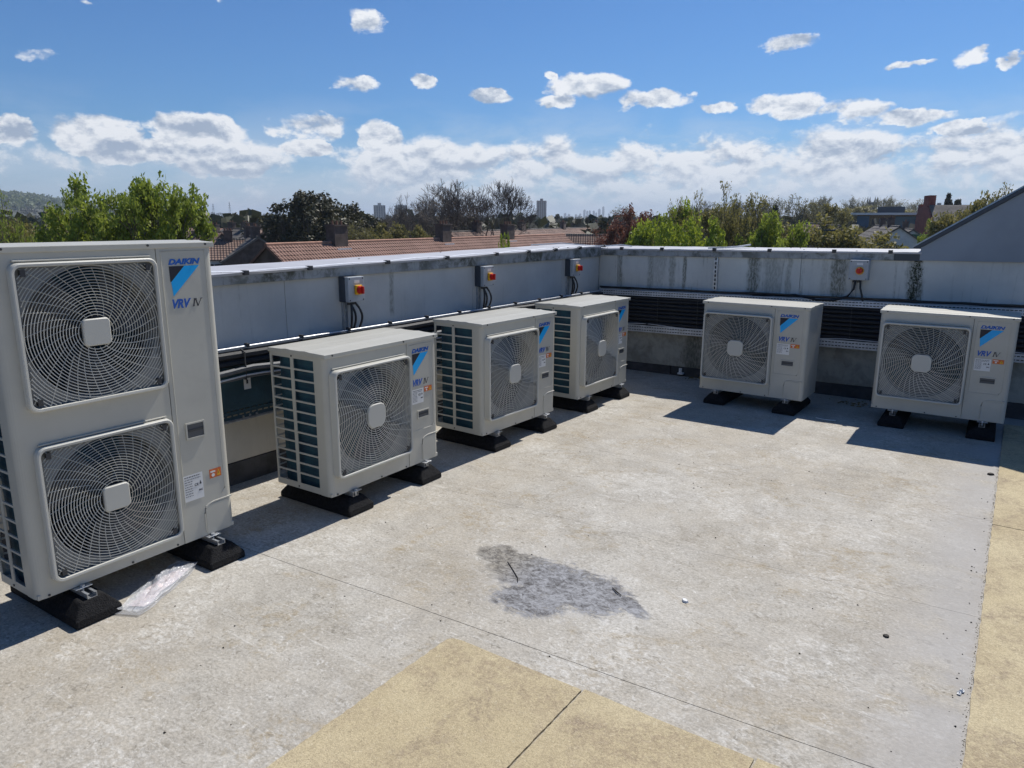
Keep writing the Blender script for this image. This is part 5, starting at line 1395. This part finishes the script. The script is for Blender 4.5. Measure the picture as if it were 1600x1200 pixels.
tree('leafy', 1, 160, 281, 46, 120, 'fresh', 'fresh green broadleaf tree behind the tall unit, widest of the clump')
tree('leafy', 2, 108, 300, 49, 66, 'fresh', 'lower fresh green broadleaf tree at the left end of the clump behind the tall unit')
tree('leafy', 3, 250, 280, 44, 96, 'fresh', 'fresh green broadleaf tree with tall spire, right of the clump behind the tall unit')
tree('budding', 4, 4, 302, 40, 52, 'fresh', 'thin budding tree at the extreme left edge')
tree('dense', 7, 60, 332, 70, 90, 'olive', 'brownish olive tree low behind the tall unit at far left')
tree('dense', 8, 25, 345, 62, 70, 'olive', 'low olive bush like tree under the hill at the left edge')
tree('yew', 1, 484, 303, 105, 138, 'dark', 'big dark brownish yew behind the near terracotta terrace')
tree('yew', 2, 545, 322, 112, 90, 'dark', 'lower dark yew joined to the right of the big yew')
tree('yew', 3, 440, 338, 104, 55, 'dark', 'small dark yew at the left foot of the big yew')
tree('budding', 5, 566, 345, 95, 60, 'olive', 'small olive tree beside the chimney right of the yew')
tree('bush', 5, 608, 350, 100, 70, 'olive', 'pale green bush behind the near terrace left of the bare trees')
tree('bush', 6, 655, 355, 96, 60, 'olive', 'scrubby green bush at the foot of the bare trees')
tree('bare', 1, 640, 300, 110, 70, None, 'slim bare tree in front of the buff tower block', bark='palebark')
tree('bare', 2, 625, 322, 118, 60, None, 'low spreading bare tree beside the pale tower block', bark='palebark')
tree('bare', 3, 700, 280, 105, 118, None, 'big bare tree, left of the two tallest ones behind the terrace', bark='palebark')
tree('bare', 4, 764, 277, 100, 128, None, 'big fan shaped bare tree, right of the two tallest ones behind the terrace')
tree('bare', 5, 672, 300, 125, 70, None, 'bare tree behind the left big bare tree', bark='palebark')
tree('budding', 9, 705, 335, 120, 110, 'dark', 'dim budding tree filling the foot of the big bare trees')
tree('conifer', 3, 871, 335, 400, 17, 'dark', 'small round dark evergreen right of the brick tower block')
tree('bush', 9, 791, 371, 38, 32, 'lime', 'bright lime green bush top just over the left coping', name='bush')
tree('leafy', 11, 985, 325, 70, 95, 'rust', 'copper leaved tree with reddish crown at the parapet corner')
tree('budding', 12, 960, 345, 72, 70, 'rust', 'lower reddish shrub left of the copper tree')
tree('dense', 13, 1052, 320, 60, 96, 'lime', 'large lime green spring tree right of the copper tree')
tree('bush', 14, 1100, 345, 52, 95, 'lime', 'bright lime rounded bush before the lime tree')
tree('bush', 15, 1050, 350, 53, 70, 'lime', 'bright lime bush between the copper tree and the lime rounded bush')
tree('budding', 16, 1060, 303, 58, 60, 'olive', 'budding tree whose tips rise above the lime tree')
tree('budding', 17, 1157, 289, 56, 82, 'olive', 'slender dark trunked budding tree standing above the back parapet')
tree('dense', 18, 1150, 328, 75, 90, 'olive', 'olive tree behind the slender dark trunked one')
tree('leafy', 19, 1225, 333, 52, 84, 'fresh', 'airy fresh green tree right of the slender budding tree')
tree('budding', 20, 1262, 304, 150, 66, 'greygreen', 'tall grey green tree behind the brown roofed house')
tree('budding', 21, 1215, 308, 170, 50, 'greygreen', 'grey budding tree behind the airy green tree')
tree('conifer', 4, 1212, 322, 160, 22, 'dark', 'dark conifer between the grey budding trees')
tree('dense', 22, 1300, 317, 160, 50, 'olive', 'rounded olive tree beyond the dark roofed house')
tree('dense', 24, 1335, 346, 62, 104, 'olive', 'wide golden olive tree over the back parapet left of the isolator')
for i, (px, yt, wp, lb) in enumerate(((1327, 307, 26, 'round headed tree left of the church'), (1348, 309, 24, 'round headed tree just left of the church tower'), (1378, 308, 30, 'round headed tree just right of the church tower'), (1400, 307, 34, 'largest round headed tree beyond the modern block'), (1437, 311, 38, 'round headed tree behind the red brick house'), (1290, 306, 26, 'round headed tree beyond the brown roofed house'), (1418, 320, 30, 'low round tree beyond the modern block roof'))):
    tree('budding', 30 + i % 3, px, yt, 380 + 20 * i, wp, 'greygreen', lb, group='row of round trees by the church')
tree('dense', 18, 1385, 322, 350, 60, 'olive', 'low green tree mass behind the church nave')
tree('dense', 22, 1320, 325, 330, 50, 'olive', 'low green tree left of the church behind the modern block')
tree('leafy', 2, 1459, 344, 100, 36, 'fresh', 'bright green street tree in front of the red brick house')
tree('conifer', 5, 1483, 303, 190, 19, 'dark', 'tall dark cedar behind the office block at far right')
tree('budding', 33, 1560, 290, 75, 74, 'olive', 'tall budding tree at far right above the dark sloping verge', bark='palebark')
tree('dense', 13, 1527, 310, 82, 80, 'olive', 'wide olive tree at far right behind the verge')
tree('dense', 24, 1505, 322, 95, 50, 'olive', 'lower green tree left of the wide olive one at far right')
tree('conifer', 3, 1497, 313, 200, 22, 'dark', 'flat topped dark evergreen right of the cedar')
tree('bare', 5, 1165, 305, 180, 90, None, 'distant bare tree behind the slender budding one', bark='palebark')
tree('bare', 2, 1105, 312, 170, 70, None, 'distant bare tree behind the lime tree tips', bark='palebark')
tree('budding', 31, 1125, 318, 140, 90, 'greygreen', 'grey green tree filling the gap behind the lime bush')
tree('budding', 30, 975, 322, 240, 40, 'greygreen', 'faint grey tree behind the copper tree')

# far treetops: one uncountable mass of small crowns out to the ridge
rs_ = np.random.RandomState(5)
def mass(n, r0, r1, a0, a1, smin, smax, m, label, leaves=46, zoff=0):
    Vs = []; 
    for i in range(n):
        r_ = r0 * (r1 / r0) ** rs_.random_sample(); a = radians(a0 + (a1 - a0) * rs_.random_sample())
        s = rs_.uniform(smin, smax) * (1 + .5 * (r_ > 1500)); x, y = r_ * sin(a), r_ * cos(a); g = ground_z(r_, degrees(a))
        k = leaves; v_ = rs_.normal(size=(k, 3)); v_ /= np.linalg.norm(v_, axis=1)[:, None]
        c_ = np.array([x, y, g + s * .75 + zoff]) + v_ * (rs_.random_sample((k, 1)) ** .4) * np.array([s * .62, s * .62, s * .55])
        aa = rs_.normal(size=(k, 3)); aa /= np.linalg.norm(aa, axis=1)[:, None]; b_ = np.cross(aa, rs_.normal(size=(k, 3))); b_ /= np.linalg.norm(b_, axis=1)[:, None]
        q = s * .20
        Vs.append(np.stack([c_ - aa * q, c_ + b_ * q * .7, c_ + aa * q, c_ - b_ * q * .7], 1).reshape(-1, 3))
    V = np.concatenate(Vs); F = np.arange(len(V)).reshape(-1, 4)
    o = link('distant_trees', mesh_np('distant_trees', V, F, m)); o['kind'] = 'stuff'; o['label'] = label; o['category'] = 'trees'; return o
farleaf = leaf_mat('far_leaves_dark', (.035, .042, .018), (.065, .068, .030), .15); farleaf2 = leaf_mat('far_leaves_brown', (.065, .058, .038), (.095, .088, .05), .15)
mass(1500, 160, 4200, -76, 6, 6.0, 9.0, farleaf, 'dim green treetops between the far roofs out to the horizon')
mass(900, 160, 4200, -76, 6, 5.5, 9.0, farleaf2, 'brownish bare treetops between the far roofs out to the horizon')
mass(650, 1700, 2900, -78, -63, 9, 14, leaf_mat('hill_leaves', (.09, .13, .05), (.14, .17, .07), .3), 'woods covering the hill at the far left', 40)

# far houses scattered between them, each a small gabled house with roof and chimney
rh = random.Random(77)
hm_w = MB().box(-4.5, 4.5, -3.5, 3.5, -1, 5.2).add([(-4.5, -3.5, 5.2), (-4.5, 3.5, 5.2), (-4.5, 0, 7.9)], [(0, 1, 2)]).add([(4.5, -3.5, 5.2), (4.5, 3.5, 5.2), (4.5, 0, 7.9)], [(0, 2, 1)])
hm_w = [hm_w.mesh('wall', M['brick'], fixn=False)]; m2 = hm_w[0].copy(); m2.materials.clear(); m2.materials.append(M['whitewall']); hm_w.append(m2)
hr = MB().add([(-4.7, -3.9, 4.9), (4.7, -3.9, 4.9), (4.7, 0, 8.0), (-4.7, 0, 8.0), (-4.7, 3.9, 4.9), (4.7, 3.9, 4.9)], [(0, 1, 2, 3), (3, 2, 5, 4)])
hm_r = []
for k_ in ('tile_brown', 'tile_grey', 'tile_red'): hm_r.append(hr.mesh('roof', M[k_], fixn=False))
hc = MB().box(-.6, .6, -.4, .4, 6.8, 9.2).mesh('chimney', M['brick'])
for i in range(150):
    if i < 40: r_, a = rh.uniform(150, 420), rh.uniform(-59, -52)
    elif i < 90: r_, a = rh.uniform(200, 600), rh.uniform(-36, -26)
    else: r_, a = 250 * (1500 / 250) ** rh.random(), rh.uniform(-75, -15)
    x, y = r_ * sin(radians(a)), r_ * cos(radians(a)); g = ground_z(r_, a)
    ri = rh.randrange(3) if i % 4 else 0
    t = thing('distant_house', ['brown', 'grey', 'red'][ri] + ' roofed small house ' + ('among the far treetops at the far left' if a < -60 else 'beyond the white rendered terrace left of the yew' if a < -50 else 'in the gap behind the big bare trees' if a < -37 else 'below the brick tower and city skyline' if a < -25 else 'hidden behind the lime and copper trees' if a < -14 else 'beyond the church and modern block'), 'house', (x, y, g), rh.uniform(-.5, .5) + rh.choice((0, 1.57)), 'far houses among the treetops')
    wi = 1 if rh.random() < .3 else 0
    link('wall', hm_w[wi], t); link('roof', hm_r[ri], t); o = link('chimney', hc, t); o.location = (rh.choice((-3.8, 0, 3.8)), 0, 0)

# ------------------------------------------------------------------ air
hz = MB().box(-9300, 9300, -9300, 9300, GZ - 3, 190).build('haze', None, kind='stuff', fixn=True) if False else None
me = MB().box(-9300, 9300, -9300, 9300, GZ - 3, 190).mesh('haze', [])
hm = bpy.data.materials.new('haze'); hm.use_nodes = True; t = NT(hm.node_tree)
for n_ in list(t.n):
    if n_.type == 'BSDF_PRINCIPLED': t.n.remove(n_)
pv = t.new('ShaderNodeVolumePrincipled'); pv.inputs['Color'].default_value = (.72, .82, .95, 1); pv.inputs['Density'].default_value = .00016; pv.inputs['Anisotropy'].default_value = .2
out = [n_ for n_ in t.n if n_.type == 'OUTPUT_MATERIAL'][0]; t.l.new(pv.outputs[0], out.inputs['Volume'])
me.materials.append(hm); ho = link('haze', me); ho['kind'] = 'stuff'
